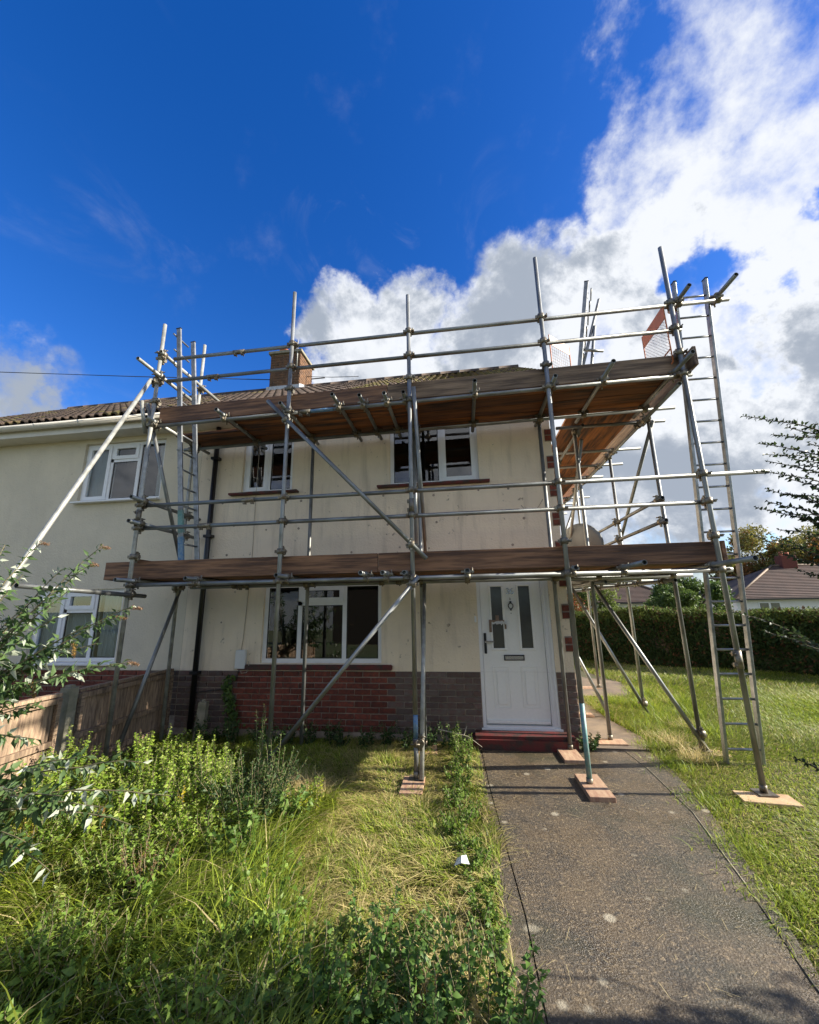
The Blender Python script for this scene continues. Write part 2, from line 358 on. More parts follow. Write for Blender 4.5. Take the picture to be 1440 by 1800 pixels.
def raw_mesh(name, V, F, m_, parent=None, cols=None, smooth=True, mw=None):
    """V (n,3), F (m,3) or list of arrays; cols (n,3)"""
    me = bpy.data.meshes.new(name); n = len(V); mcount = len(F); k = F.shape[1]
    me.vertices.add(n); me.vertices.foreach_set('co', np.asarray(V, np.float32).ravel())
    me.loops.add(mcount*k); me.loops.foreach_set('vertex_index', np.asarray(F, np.int32).ravel())
    me.polygons.add(mcount); me.polygons.foreach_set('loop_start', np.arange(0, mcount*k, k, dtype=np.int32)); me.polygons.foreach_set('loop_total', np.full(mcount, k, np.int32))
    if smooth: me.polygons.foreach_set('use_smooth', np.ones(mcount, bool))
    me.update(calc_edges=True)
    if cols is not None:
        ca = me.color_attributes.new('Col', 'FLOAT_COLOR', 'POINT')
        cc = np.ones((n, 4), np.float32); cc[:, :3] = cols; ca.data.foreach_set('color', cc.ravel())
    return link(name, me, m_, parent, mw)
def vnoise(x, y, s, seed=0):
    r = np.random.default_rng(seed); o = np.zeros_like(x)
    for k in range(6):
        a = r.uniform(0, 2*math.pi); fr = s*r.uniform(.6, 1.7)
        o += np.sin(fr*(x*math.cos(a)+y*math.sin(a))+r.uniform(0, 6.28))
    return o/6
def norm(v): return v/np.maximum(np.linalg.norm(v, axis=1, keepdims=True), 1e-9)
def leaves(P, Dr, Nn, Ln, Wd, col, droop=.25, fold=.15):
    """leaf quads (4 triangles each): P base, Dr direction, Nn normal"""
    Dr = norm(Dr); Sd = norm(np.cross(Dr, Nn)); Nn = np.cross(Sd, Dr)
    Ln = np.asarray(Ln)[:, None]; Wd = np.asarray(Wd)[:, None]
    b_ = P; mid = P+Dr*Ln*.45+Nn*Ln*.04; tip = P+Dr*Ln-Nn*Ln*droop
    lf = mid+Sd*Wd/2+Nn*Wd*fold; rt = mid-Sd*Wd/2+Nn*Wd*fold
    n = len(P); V = np.stack([b_, mid, tip, lf, rt], 1).reshape(-1, 3)
    base = np.arange(n)[:, None]*5
    F = np.concatenate([base+np.array([[0, 1, 3]]), base+np.array([[3, 1, 2]]), base+np.array([[0, 4, 1]]), base+np.array([[4, 2, 1]])], 0)
    return V, F, np.repeat(col, 5, axis=0)
def blades(P, H, lean, az, Wd, col, tipcol=None, seg=3):
    """curved grass blades: lean = horizontal reach / height"""
    n = len(P); dx = np.stack([np.cos(az), np.sin(az), np.zeros(n)], 1); sx = np.stack([-np.sin(az), np.cos(az), np.zeros(n)], 1)
    tw = RNG.uniform(-1, 1, n)[:, None]; sx = norm(sx+dx*tw*.8)
    rows = []
    ts = np.linspace(0, 1, seg+1)
    for q, tt in enumerate(ts):
        hh = (H*(tt-.35*np.minimum(lean, 1.6)*tt**3))[:, None]
        p = P+dx*(lean*H*tt**1.8)[:, None]+np.array([[0, 0, 1]])*hh
        w = (Wd*(1-tt**1.6)*.5)[:, None]
        if q < seg: rows += [p-sx*w, p+sx*w]
        else: rows += [p]
    V = np.stack(rows, 1).reshape(-1, 3); k = 2*seg+1; base = np.arange(n)[:, None]*k; Fs = []
    for q in range(seg-1):
        a = 2*q; Fs += [base+np.array([[a, a+1, a+3]]), base+np.array([[a, a+3, a+2]])]
    a = 2*(seg-1); Fs.append(base+np.array([[a, a+1, a+2]]))
    return V, np.concatenate(Fs, 0), np.repeat(col, k, axis=0)
def merge(parts):
    Vs, Fs, Cs, o = [], [], [], 0
    for V, F, c_ in parts: Vs.append(V); Fs.append(F+o); Cs.append(c_); o += len(V)
    return np.concatenate(Vs), np.concatenate(Fs), np.concatenate(Cs)
def struct(o): o['kind'] = 'structure'; return o
def prism(bm, poly, z0, z1):
    a = [bm.verts.new((x, y, z0)) for x, y in poly]; b_ = [bm.verts.new((x, y, z1)) for x, y in poly]
    bm.faces.new(b_); n = len(poly)
    for i in range(n): bm.faces.new((a[i], a[(i+1) % n], b_[(i+1) % n], b_[i]))

# ------------------------------------------------------------------ ground and paths
bm = bmesh.new()
vs = [bm.verts.new(p) for p in ((-600, -400, 0), (600, -400, 0), (600, 900, 0), (-600, 900, 0))]; bm.faces.new(vs)
struct(bmesh_obj('ground', bm, far_grass))
bm = bmesh.new(); vs = [bm.verts.new(p) for p in ((-12, -2, .004), (14, -2, .004), (14, 14, .004), (-12, 14, .004))]; bm.faces.new(vs)
struct(bmesh_obj('garden_soil', bm, soil))
# main path with its right strip; the slab past the step line is browner
bm = bmesh.new()
prism(bm, [(.30, -1.5), (1.28, -1.5), (1.34, 1.6), (1.44, 2.45), (1.58, 3.14), (1.72, 4.0), (1.74, 4.9), (1.70, 5.42), (.07, 5.44), (.13, 4.2), (.235, 2.71)], -.05, .022)
struct(bmesh_obj('path', bm, pathm))
bm = bmesh.new()
prism(bm, [(1.42, -1.5), (1.42, 1.6), (1.49, 2.45), (1.68, 3.14), (1.88, 4.1), (1.97, 4.9), (2.0, 5.42), (1.703, 5.42), (1.743, 4.9), (1.723, 4.0), (1.583, 3.14), (1.443, 2.45), (1.343, 1.6), (1.283, -1.5)], -.05, .026)
struct(bmesh_obj('path_edge_strip', bm, pathm))
bm = bmesh.new()
prism(bm, [(.02, -1.5), (.293, -1.5), (.229, 2.71), (.124, 4.2), (.064, 5.44), (-.02, 5.44), (.0, 4.2), (.10, 2.71), (.10, 1.5)], -.05, .018)
struct(bmesh_obj('path_edge_strip', bm, pathm))
RL = [(1.283, -1.5), (1.343, 1.6), (1.443, 2.45), (1.583, 3.14), (1.723, 4.0), (1.743, 4.9), (1.703, 5.42)]
struct(pipe_curve('path_joint_ridge', [(x, y, .024) for x, y in RL], .0035, conc_post, None, 5))
bm = bmesh.new()
prism(bm, [(1.34, 5.432), (2.02, 5.432), (2.09, 5.81), (2.04, 6.15), (1.93, 6.72), (1.93, 7.3), (1.92, 7.95), (1.34, 7.95)], -.05, .035)
struct(bmesh_obj('side_path', bm, path_dry))
bm = bmesh.new()
prism(bm, [(1.34, 8.2), (1.98, 8.28), (2.72, 8.22), (3.31, 8.73), (3.1, 9.7), (2.51, 10.2), (2.2, 14.0), (1.34, 14.0)], -.05, .03)
struct(bmesh_obj('side_path', bm, path_dry))

# ------------------------------------------------------------------ house helpers
FY = 5.6
def wall_with_holes(name, x0, x1, z0, z1, holes, y, m_, parent, depth=.10):
    xs = sorted({x0, x1, *[h[0] for h in holes], *[h[1] for h in holes]}); zs = sorted({z0, z1, *[h[2] for h in holes], *[h[3] for h in holes]})
    bm = bmesh.new(); cache = {}
    def v(x, yy, z):
        k = (round(x, 5), round(yy, 5), round(z, 5))
        if k not in cache: cache[k] = bm.verts.new(k)
        return cache[k]
    for i in range(len(xs)-1):
        for j in range(len(zs)-1):
            cx, cz = (xs[i]+xs[i+1])/2, (zs[j]+zs[j+1])/2
            if any(h[0] < cx < h[1] and h[2] < cz < h[3] for h in holes): continue
            bm.faces.new((v(xs[i], y, zs[j]), v(xs[i+1], y, zs[j]), v(xs[i+1], y, zs[j+1]), v(xs[i], y, zs[j+1])))
    for a, b_, c0, c1 in holes:
        qs = [((a, c0), (a, c1)), ((b_, c1), (b_, c0))]
        if abs(c1-.839) > .01: qs.append(((a, c1), (b_, c1)))
        if abs(c0-.84) > .01: qs.append(((b_, c0), (a, c0)))
        for q in qs:
            (xa, za), (xb, zb) = q
            bm.faces.new((bm.verts.new((xa, y, za)), bm.verts.new((xb, y, zb)), bm.verts.new((xb, y+depth, zb)), bm.verts.new((xa, y+depth, za))))
    return bmesh_obj(name, bm, m_, parent)
BRICKS = []
for k in range(5):
    r_ = random.Random(k); bm = bmesh.new(); add_box(bm, (-.1075, -.012, -.0305), (.1075, .03, .0305))
    bmesh.ops.bevel(bm, geom=list(bm.edges), offset=.0035, segments=1, affect='EDGES')
    for v in bm.verts: v.co += Vector((r_.uniform(-.002, .002), r_.uniform(-.002, .002), r_.uniform(-.002, .002)))
    me = bpy.data.meshes.new('brick'); bm.to_mesh(me); bm.free(); BRICKS.append(me)
BR_M = {}
def brick(x, y, z, w, m_, parent, rz=0.0):
    k = (random.randrange(5), m_.name)
    if k not in BR_M:
        me = BRICKS[k[0]].copy(); me.name = 'brick'; me.materials.append(m_); BR_M[k] = me
    o = bpy.data.objects.new('brick', BR_M[k]); C.objects.link(o); o.parent = parent
    o.location = (x, y+random.uniform(-.002, .003), z); o.scale = (w/.215, 1, 1); o.rotation_euler = (random.uniform(-.01, .01), random.uniform(-.01, .01), rz+random.uniform(-.008, .008))
    return o
def brickwork(x0, x1, z0, z1, y, parent, redzone, stop=None, start=0):
    nrow = int(round((z1-z0)/.075)); cnt = 0
    for j in range(nrow):
        z = z1-.0375-j*.075; x = x0-(.1125 if j % 2 else 0)
        while x < x1-.02:
            a, b_ = max(x, x0)+.006, min(x+.225, x1)-.006
            if b_-a > .03:
                cx = (a+b_)/2; m_ = brick_r if redzone(cx, z) else brick_p
                brick(cx, y, z, b_-a, m_, parent)
            x += .225
def window(name, x0, x1, z0, z1, y, parent, spec, curtain=None, sillm=None, sill=None):
    """spec: list of (x0,x1,z0,z1,openable) lights in 0..1 coords; frame mesh with pane / casement children"""
    fw = .055; bm = bmesh.new(); yf, yb = y, y+.06
    xs = sorted({0, 1, *[s[0] for s in spec], *[s[1] for s in spec]})
    # outer frame
    add_box(bm, (x0, yf, z0), (x1, yb, z0+fw)); add_box(bm, (x0, yf, z1-fw), (x1, yb, z1))
    add_box(bm, (x0, yf+.0005, z0+fw), (x0+fw, yb, z1-fw)); add_box(bm, (x1-fw, yf+.0005, z0+fw), (x1, yb, z1-fw))
    W_, H_ = x1-x0, z1-z0
    for s in spec:
        if s[0] > 0: xx = x0+W_*s[0]; add_box(bm, (xx-.03, yf+.001, z0+H_*s[2]+(fw if s[2] == 0 else -.03)), (xx+.03, yb, z0+H_*s[3]-(fw if s[3] == 1 else -.03)))
        if s[2] > 0: zz = z0+H_*s[2]; add_box(bm, (x0+W_*s[0]+.03, yf+.002, zz-.03), (x0+W_*s[1]-.03, yb, zz+.03))
    w = bmesh_obj(name, bm, upvc, parent)
    for s in spec:
        a = x0+W_*s[0]+(fw if s[0] == 0 else .03); b_ = x0+W_*s[1]-(fw if s[1] == 1 else .03)
        c0 = z0+H_*s[2]+(fw if s[2] == 0 else .03); c1 = z0+H_*s[3]-(fw if s[3] == 1 else .03)
        if s[4]:
            bm = bmesh.new(); q = .048; ya = yf-.014
            add_box(bm, (a-.012, ya, c0-.012), (b_+.012, yf+.03, c0+q)); add_box(bm, (a-.012, ya, c1-q), (b_+.012, yf+.03, c1+.012))
            add_box(bm, (a-.012, ya+.0005, c0+q), (a+q, yf+.03, c1-q)); add_box(bm, (b_-q, ya+.0005, c0+q), (b_+.012, yf+.03, c1-q))
            bmesh_obj('casement', bm, upvc, w); a += q; b_ -= q; c0 += q; c1 -= q
        else:
            bm = bmesh.new(); q = .012
            add_box(bm, (a, yf+.012, c0), (b_, yf+.03, c0+q)); add_box(bm, (a, yf+.012, c1-q), (b_, yf+.03, c1)); add_box(bm, (a, yf+.0125, c0+q), (a+q, yf+.03, c1-q)); add_box(bm, (b_-q, yf+.0125, c0+q), (b_, yf+.03, c1-q))
            bmesh_obj('glazing_bead', bm, blackp, w); a += q; b_ -= q; c0 += q; c1 -= q
        bm = bmesh.new(); add_box(bm, (a, yf+.016, c0), (b_, yf+.036, c1)); bmesh_obj('pane', bm, glass, w)
    if curtain:
        bm = bmesh.new(); n = 60; yy = yb+.045
        for (ca, cb, cz0, cz1) in curtain:
            prev = None
            for k in range(n+1):
                x = x0+W_*(ca+(cb-ca)*k/n); o_ = .02*math.sin(k*1.3)+.012*math.sin(k*2.9+1)
                cur = (bm.verts.new((x, yy+o_, z0+H_*cz0)), bm.verts.new((x, yy+o_, z0+H_*cz1)))
                if prev: bm.faces.new((prev[0], cur[0], cur[1], prev[1]))
                prev = cur
        bmesh_obj('net_curtain', bm, net, w, smooth=True)
    if sill:
        bm = bmesh.new(); add_box(bm, (x0-sill[0], y-.085-.06, z0-sill[2]), (x1+sill[1], y+.05, z0-.002))
        bmesh.ops.bevel(bm, geom=list(bm.edges), offset=.006, segments=1, affect='EDGES')
        bmesh_obj('sill', bm, sillm, w)
    return w
# roof tile (double roman) in local coords: x across .30, y up the slope .40, z out
def tile_mesh(m_):
    prof = [(0, .0), (.02, .030), (.05, .044), (.08, .030), (.10, .003), (.15, 0), (.17, .030), (.20, .044), (.23, .030), (.25, .003), (.305, 0)]
    bm = bmesh.new(); rows = []
    for y, lift in ((0, .020), (.40, .0)):
        rows.append([bm.verts.new((x, y, z+lift)) for x, z in prof])
    low = [bm.verts.new((x, 0, z+.004)) for x, z in prof]
    for i in range(len(prof)-1):
        f_ = bm.faces.new((rows[0][i], rows[0][i+1], rows[1][i+1], rows[1][i])); f_.smooth = True
        bm.faces.new((low[i], low[i+1], rows[0][i+1], rows[0][i]))
    me = bpy.data.meshes.new('tile'); bm.to_mesh(me); bm.free(); me.materials.append(m_); return me
TM, TG = tile_mesh(tile_m), tile_mesh(tile_g)
EAV = Vector((0, 5.20, 4.735)); RDG = Vector((0, 9.0, 7.25))
SL = (RDG-EAV); SLL = SL.length; SLN = SL.normalized(); PITCH = math.atan2(SL.z, SL.y)
def roof(parent, x0, x1, mossy, verge=False):
    bm = bmesh.new()
    for s in (1, -1):
        y0 = EAV.y if s == 1 else 2*RDG.y-EAV.y
        v = [bm.verts.new((x0, y0, EAV.z-.03)), bm.verts.new((x1, y0, EAV.z-.03)), bm.verts.new((x1, RDG.y, RDG.z-.03)), bm.verts.new((x0, RDG.y, RDG.z-.03))]
        bm.faces.new(v if s == 1 else v[::-1])
    rf = bmesh_obj('roof', bm, tile_m, parent)
    ncol = int(round((x1-x0)/.30)); nrow = 13; ex = SLL/nrow
    for j in range(nrow):
        for i in range(ncol):
            me = TG if mossy(x0+i*.3, j) else TM
            o = bpy.data.objects.new('tile', me); C.objects.link(o); o.parent = rf
            p = EAV+SLN*(j*ex)
            o.location = (x0+i*(x1-x0)/ncol, p.y, p.z+random.uniform(-.002, .004)); o.rotation_euler = (PITCH, random.uniform(-.006, .006), random.uniform(-.008, .008))
            o.scale = ((x1-x0)/ncol/.30, (ex+.04)/.40, 1)
    n = int((x1-x0)/.45)
    for i in range(n):
        xa = x0+i*(x1-x0)/n; bm = bmesh.new(); seg = 8; rings = []
        for x in (xa+.004, xa+(x1-x0)/n-.004):
            rings.append([bm.verts.new((x, RDG.y+.13*math.cos(math.pi*k/seg), RDG.z-.03+.12*math.sin(math.pi*k/seg))) for k in range(seg+1)])
        for k in range(seg): bm.faces.new((rings[0][k], rings[0][k+1], rings[1][k+1], rings[1][k])).smooth = True
        bm.faces.new(rings[0]); bm.faces.new(rings[1][::-1])
        bmesh_obj('ridge_tile', bm, tile_m, rf)
    return rf
def eaves(parent, x0, x1):
    bm = bmesh.new(); add_box(bm, (x0, 5.30, 4.545), (x1, 5.325, 4.715)); bmesh_obj('fascia', bm, upvc_s, parent)
    bm = bmesh.new(); add_box(bm, (x0, 5.326, 4.555), (x1, 5.598, 4.575)); bmesh_obj('soffit', bm, upvc_s, parent)
    bm = bmesh.new(); seg = 10; n = 2; rings = []
    for x in (x0, x1):
        rings.append([bm.verts.new((x, 5.225+.062*math.cos(math.pi+math.pi*k/seg), 4.705+.068*math.sin(math.pi+math.pi*k/seg))) for k in range(seg+1)])
    for k in range(seg): bm.faces.new((rings[0][k], rings[1][k], rings[1][k+1], rings[0][k+1])).smooth = True
    gt = bmesh_obj('gutter', bm, upvc_s, parent)
    md = gt.modifiers.new('s', 'SOLIDIFY'); md.thickness = .004
    x = x0+.35
    while x < x1:
        bm = bmesh.new(); w = .028; rr = [[], []]
        for q, xx in enumerate((x-w/2, x+w/2)):
            rr[q] = [bm.verts.new((xx, 5.225+.070*math.cos(math.pi+math.pi*k/seg), 4.705+.076*math.sin(math.pi+math.pi*k/seg))) for k in range(seg+1)]
        for k in range(seg): bm.faces.new((rr[0][k], rr[1][k], rr[1][k+1], rr[0][k+1])).smooth = True
        o = bmesh_obj('gutter_bracket', bm, upvc_s, gt); md = o.modifiers.new('s', 'SOLIDIFY'); md.thickness = .008; md.offset = 1
        x += .82

# ------------------------------------------------------------------ our house
PX = -4.15
H1 = thing('terraced_house', 'cream rendered right-hand house with white front door, half hidden behind the scaffold', 'house', 'two joined houses')
GW, DO, UA, UB = (-2.93, -1.19, .94, 2.03), (.12, 1.06, .165, 2.16), (-3.42, -2.59, 3.43, 4.40), (-1.06, .25, 3.42, 4.40)
wall_with_holes('wall', PX, 1.29, .84, 4.60, [(GW[0], GW[1], GW[2], GW[3]), (DO[0], DO[1], .84, DO[3]), UA, UB], FY, render_c, H1)
wall_with_holes('plinth_mortar', PX, 1.292, -.02, .84, [(DO[0], DO[1], -.02, .839)], FY+.008, mortar, H1, .09)
pl = bpy.data.objects['plinth_mortar']; pl.name = 'plinth'
redz = lambda x, z: -3.27 < x < -1.06
brickwork(PX+.003, DO[0]-.003, .09, .84, FY+.004, pl, redz)
brickwork(DO[1]+.003, 1.30, .09, .84, FY+.004, pl, lambda x, z: False)
# gable and back
bm = bmesh.new()
for x, flip in ((1.29, False),):
    v = [bm.verts.new(p) for p in ((x, FY, -.02), (x, 12.4, -.02), (x, 12.4, 4.6), (x, 9.0, 7.15), (x, FY, 4.6))]; bm.faces.new(v)
v = [bm.verts.new(p) for p in ((PX, 12.4, -.02), (1.29, 12.4, -.02), (1.29, 12.4, 4.6), (PX, 12.4, 4.6))]; bm.faces.new(v)
bmesh_obj('side_wall', bm, render_c, H1)
# exposed brick quoins where the render was cut away at the corner
for z0 in (1.085, 1.49, 1.90, 2.32, 2.72, 3.13, 3.54, 3.95, 4.28):
    q = box('quoin', (1.205, FY-.008, z0), (1.302, FY+.02, z0+.19), mortar, H1)
    for k in range(2):
        o = box('brick', (1.208, FY-.020, z0+.010+.09*k), (1.304, FY+.02, z0+.082+.09*k), brick_r, None); o.parent = q; o.location = o.location-q.location
roof(H1, PX, 1.48, lambda x, j: x > -2.0 and random.random() < .7)
eaves(H1, PX+.002, 1.47)
bm = bmesh.new(); 
for s in (1,):
    for (ya, za, yb, zb) in ((5.2, 4.62, 9.0, 7.14), (12.8, 4.62, 9.0, 7.14)):
        v = [bm.verts.new(p) for p in ((1.475, ya, za), (1.475, yb, zb), (1.475, yb, zb+.16), (1.475, ya, za+.16))]; bm.faces.new(v)
        v = [bm.verts.new(p) for p in ((1.29, ya, za), (1.475, ya, za), (1.475, yb, zb), (1.29, yb, zb))]; bm.faces.new(v)
bmesh_obj('verge', bm, upvc_s, H1)
window('window', GW[0], GW[1], GW[2], GW[3], FY+.05, H1, [(0, .31, 0, 1, 0), (.31, .69, 0, .74, 0), (.31, .69, .74, 1, 1), (.69, 1, 0, 1, 0)])
window('window', UA[0], UA[1], UA[2], UA[3], FY+.05, H1, [(0, .5, 0, 1, 1), (.5, 1, 0, 1, 0)], sillm=redp, sill=(.16, .12, .035))
window('window', UB[0], UB[1], UB[2], UB[3], FY+.05, H1, [(0, .58, 0, 1, 0), (.58, 1, 0, 1, 1)], sillm=redp, sill=(.18, .14, .035))
bm = bmesh.new(); add_box(bm, (-3.25, FY-.05, .855), (-1.04, FY+.06, .925)); bmesh.ops.bevel(bm, geom=list(bm.edges), offset=.012, segments=2, affect='EDGES'); bmesh_obj('brick_sill', bm, redp, H1)
# rooms behind the glass
for (a, b_, c0, c1) in ((GW[0]-.4, GW[1]+.5, 0, 2.2), (UA[0]-.3, UA[1]+.3, 2.6, 4.5), (UB[0]-.4, UB[1]+.4, 2.6, 4.5)):
    bm = bmesh.new(); add_box(bm, (a, FY+.16, c0), (b_, FY+3.0, c1)); fs = [f_ for f_ in bm.faces if f_.calc_center_median().y < FY+.2]
    bmesh.ops.delete(bm, geom=fs, context='FACES'); bmesh_obj('room', bm, dark, H1)
# door
dr = box('door', (DO[0]+.045, FY+.045, DO[2]+.05), (DO[1]-.10, FY+.09, DO[3]-.05), doorw, H1, bevel=.003)
def dchild(name, c0, c1, m_, bevel=0): return box(name, c0, c1, m_, dr, bevel, rel=Vector(dr.location))
bm = bmesh.new()
add_box(bm, (DO[0]-.002, FY+.01, DO[2]+.002), (DO[0]+.042, FY+.10, DO[3])); add_box(bm, (DO[1]-.097, FY+.01, DO[2]+.002), (DO[1]+.0, FY+.10, DO[3])); add_box(bm, (DO[0]+.042, FY+.011, DO[3]-.047), (DO[1]-.097, FY+.10, DO[3]-.001))
add_box(bm, (DO[0]+.042, FY-.01, DO[2]+.002), (DO[1]-.097, FY+.10, DO[2]+.045)); add_box(bm, (DO[1]-.075, FY-.004, DO[2]+.05), (DO[1]-.06, FY+.0095, DO[3]-.03)); add_box(bm, (DO[1]-.03, FY-.004, DO[2]+.05), (DO[1]-.012, FY+.0095, DO[3]-.03))
add_box(bm, (DO[0]-.02, FY-.03, DO[2]-.012), (DO[1]+.02, FY+.02, DO[2]+.018))
bmesh_obj('door_frame', bm, upvc, H1)
yd = FY+.045
def panel_ring(xa, xb, za, zb, w=.028, pr=.014, name='moulding'):
    bm = bmesh.new(); y0 = yd-pr
    def seg_(a, b_):
        add_box(bm, a, b_)
    add_box(bm, (xa, y0, za), (xb, yd+.002, za+w)); add_box(bm, (xa, y0, zb-w), (xb, yd+.002, zb)); add_box(bm, (xa, y0+.0005, za+w), (xa+w, yd+.002, zb-w)); add_box(bm, (xb-w, y0+.0005, za+w), (xb, yd+.002, zb-w))
    bmesh.ops.bevel(bm, geom=list(bm.edges), offset=.005, segments=1, affect='EDGES')
    bmesh.ops.translate(bm, verts=bm.verts, vec=-Vector(dr.location)); return bmesh_obj(name, bm, doorw, dr)
dx0, dx1 = DO[0]+.045, DO[1]-.10; dm = (dx0+dx1)/2
gl0, gl1 = 1.10, 1.95
for (xa, xb) in ((dx0+.115, dx0+.315), (dx1-.315, dx1-.115)):
    panel_ring(xa, xb, gl0, gl1)
    dchild('pane', (xa+.026, yd-.006, gl0+.026), (xb-.026, yd+.0, gl1-.026), frost)
for (xa, xb) in ((dx0+.115, dx0+.325), (dx1-.325, dx1-.115)):
    panel_ring(xa, xb, .40, .90, .012, .006)
    dchild('raised_panel', (xa+.045, yd-.009, .445), (xb-.045, yd, .855), doorw, .006)
dchild('letterbox', (dm-.13, yd-.016, .975), (dm+.13, yd, 1.045), blackp, .004)
dchild('letterbox_flap', (dm-.115, yd-.024, .988), (dm+.115, yd-.0165, 1.034), chrome, .004)
dchild('weather_bar', (dx0+.01, yd-.03, .225), (dx1-.01, yd, .265), doorw, .006)
dchild('handle', (dx0+.022, yd-.018, 1.06), (dx0+.055, yd, 1.32), blackp, .006)
dchild('handle', (dx0+.03, yd-.05, 1.20), (dx0+.15, yd-.032, 1.222), chrome, .005)
# knocker
bm = bmesh.new()
for k in range(20):
    a0, a1 = k*2*math.pi/20, (k+1)*2*math.pi/20; cz = 1.665
    p0 = Vector((dm+.030*math.sin(a0), yd-.02, cz+.036*math.cos(a0))); p1 = Vector((dm+.030*math.sin(a1), yd-.02, cz+.036*math.cos(a1)))
    add_cyl(bm, frame_z(p0, p1), (p1-p0).length*1.05, .007, 6)
add_cyl(bm, frame_z(Vector((dm, yd, 1.715)), Vector((dm, yd-.03, 1.715))), .03, .014, 10)
add_cyl(bm, frame_z(Vector((dm, yd-.002, 1.745)), Vector((dm, yd-.002, 1.775))), .035, .008, 6, .001)
add_cyl(bm, frame_z(Vector((dm, yd, 1.615)), Vector((dm, yd-.026, 1.615))), .026, .011, 10)
add_cyl(bm, frame_z(Vector((dm, yd, 1.57)), Vector((dm, yd-.012, 1.57))), .012, .006, 8)
bmesh.ops.translate(bm, verts=bm.verts, vec=-Vector(dr.location)); bmesh_obj('knocker', bm, blackp, dr)
# house number
cu = bpy.data.curves.new('door_number', 'FONT'); cu.body = '36'; cu.size = .115; cu.extrude = .003; cu.align_x = 'CENTER'; cu.space_character = .95
to = bpy.data.objects.new('tmp', cu); C.objects.link(to)
me = bpy.data.meshes.new_from_object(to); bpy.data.objects.remove(to); me.materials.clear()
o = link('door_number', me, chrome, dr); o.matrix_local = Matrix.Translation(Vector((dm, yd-.007, 1.82))-Vector(dr.location)) @ Matrix.Rotation(R(90), 4, 'X')
# torn brown tape left on the left pane
bm = bmesh.new()
for (xa, xb, za, zb, yy) in ((dx0+.10, dx0+.135, 1.33, 1.49, -.0165), (dx0+.30, dx0+.325, 1.37, 1.46, -.0165), (dx0+.135, dx0+.30, 1.455, 1.485, -.0172), (dx0+.19, dx0+.235, 1.485, 1.545, -.0172)):
    add_box(bm, (xa, yd+yy-.001, za), (xb, yd+yy, zb))
bmesh.ops.translate(bm, verts=bm.verts, vec=-Vector(dr.location)); bmesh_obj('torn_tape', bm, tape, dr)
bm = bmesh.new(); r_ = random.Random(3); px = dx0+.135
while px < dx0+.31:
    w = r_.uniform(.01, .03); add_box(bm, (px, yd-.0195, 1.44+r_.uniform(-.02, .0)), (px+w, yd-.0188, 1.465+r_.uniform(-.01, .012))); px += w*.9
bmesh.ops.translate(bm, verts=bm.verts, vec=-Vector(dr.location)); bmesh_obj('torn_paper', bm, litterm, dr)
box('doorbell', (DO[0]-.045, FY-.012, 1.46), (DO[0]-.018, FY, 1.54), upvc, H1, .004)
bm = bmesh.new(); add_box(bm, (-.02, 5.30, -.02), (1.19, FY-.002, .165)); bmesh.ops.bevel(bm, geom=list(bm.edges), offset=.035, segments=4, affect='EDGES'); bmesh_obj('doorstep', bm, redp, H1, smooth=False)
# downpipe
dp = tube('downpipe', (-3.86, FY-.06, .02), (-3.86, FY-.06, 4.56), blackp, H1, r=.038, hollow=False)
for z in (.8, 2.1, 2.75, 4.0):
    bm = bmesh.new(); add_box(bm, (-.06, -.045, z-.02), (.06, .058, z+.02)); bmesh_obj('pipe_bracket', bm, blackp, dp)
# plugs left by cavity injection
r_ = random.Random(5)
for x in np.arange(-3.6, 1.2, .62):
    for z in (2.45, 2.9, 3.3, 1.45):
        xx, zz = x+r_.uniform(-.12, .12), z+r_.uniform(-.06, .06)
        if any(h[0]-.08 < xx < h[1]+.08 and h[2]-.1 < zz < h[3]+.05 for h in (GW, DO, UA, UB)): continue
        bm = bmesh.new(); add_cyl(bm, Matrix.Identity(4), .003, r_.uniform(.012, .02), 9); o = bmesh_obj('wall_plug', bm, mortar, H1, Matrix.Translation((xx, FY, zz)) @ Matrix.Rotation(R(90), 4, 'X'))
pipe_curve('wall_cable', [(1.13, FY-.006, 4.5), (1.125, FY-.006, 3.5), (1.135, FY-.006, 2.6), (1.13, FY-.006, 1.6), (1.135, FY-.006, .86)], .004, cablem, H1, 6)
pipe_curve('wall_cable', [(-3.16, FY-.006, 4.5), (-3.165, FY-.006, 3.4), (-3.155, FY-.006, 2.4), (-3.20, FY-.006, 1.3), (-3.22, FY-.006, 1.1)], .004, cablew, H1, 6)
pipe_curve('wall_crack', [(1.1, FY-.002, 3.1), (1.03, FY-.002, 2.99), (.93, FY-.002, 2.93), (.85, FY-.002, 2.96), (.80, FY-.002, 3.03)], .003, bark, H1, 5)
# chimney
ch = box('chimney', (-4.72, 8.62, 6.6), (-3.94, 9.40, 8.05), mortar, H1)
bm = bmesh.new(); r_ = random.Random(9); y0, y1, x0, x1 = 8.612, 9.408, -4.728, -3.932
for j in range(18):
    z = 6.72+j*.075; off = .1125*(j % 2)
    for (fixed, lo_, hi_, ax) in ((y0, x0, x1, 0), (x1, y0, y1, 1), (x0, y0, y1, 1)):
        p = lo_-off
        while p < hi_-.01:
            a, b_ = max(p, lo_)+.006, min(p+.225, hi_)-.006
            if b_-a > .03:
                e = r_.uniform(0, .006)
                if ax == 0: add_box(bm, (a, fixed-e, z-.032), (b_, fixed+.05, z+.032))
                else: add_box(bm, (fixed-(.05 if fixed > -4.3 else e), a, z-.032), (fixed+(e if fixed > -4.3 else .05), b_, z+.032))
            p += .225
bmesh.ops.translate(bm, verts=bm.verts, vec=-Vector(ch.location)); o = bmesh_obj('chimney_bricks', bm, brick_c, ch); o['kind'] = 'stuff'
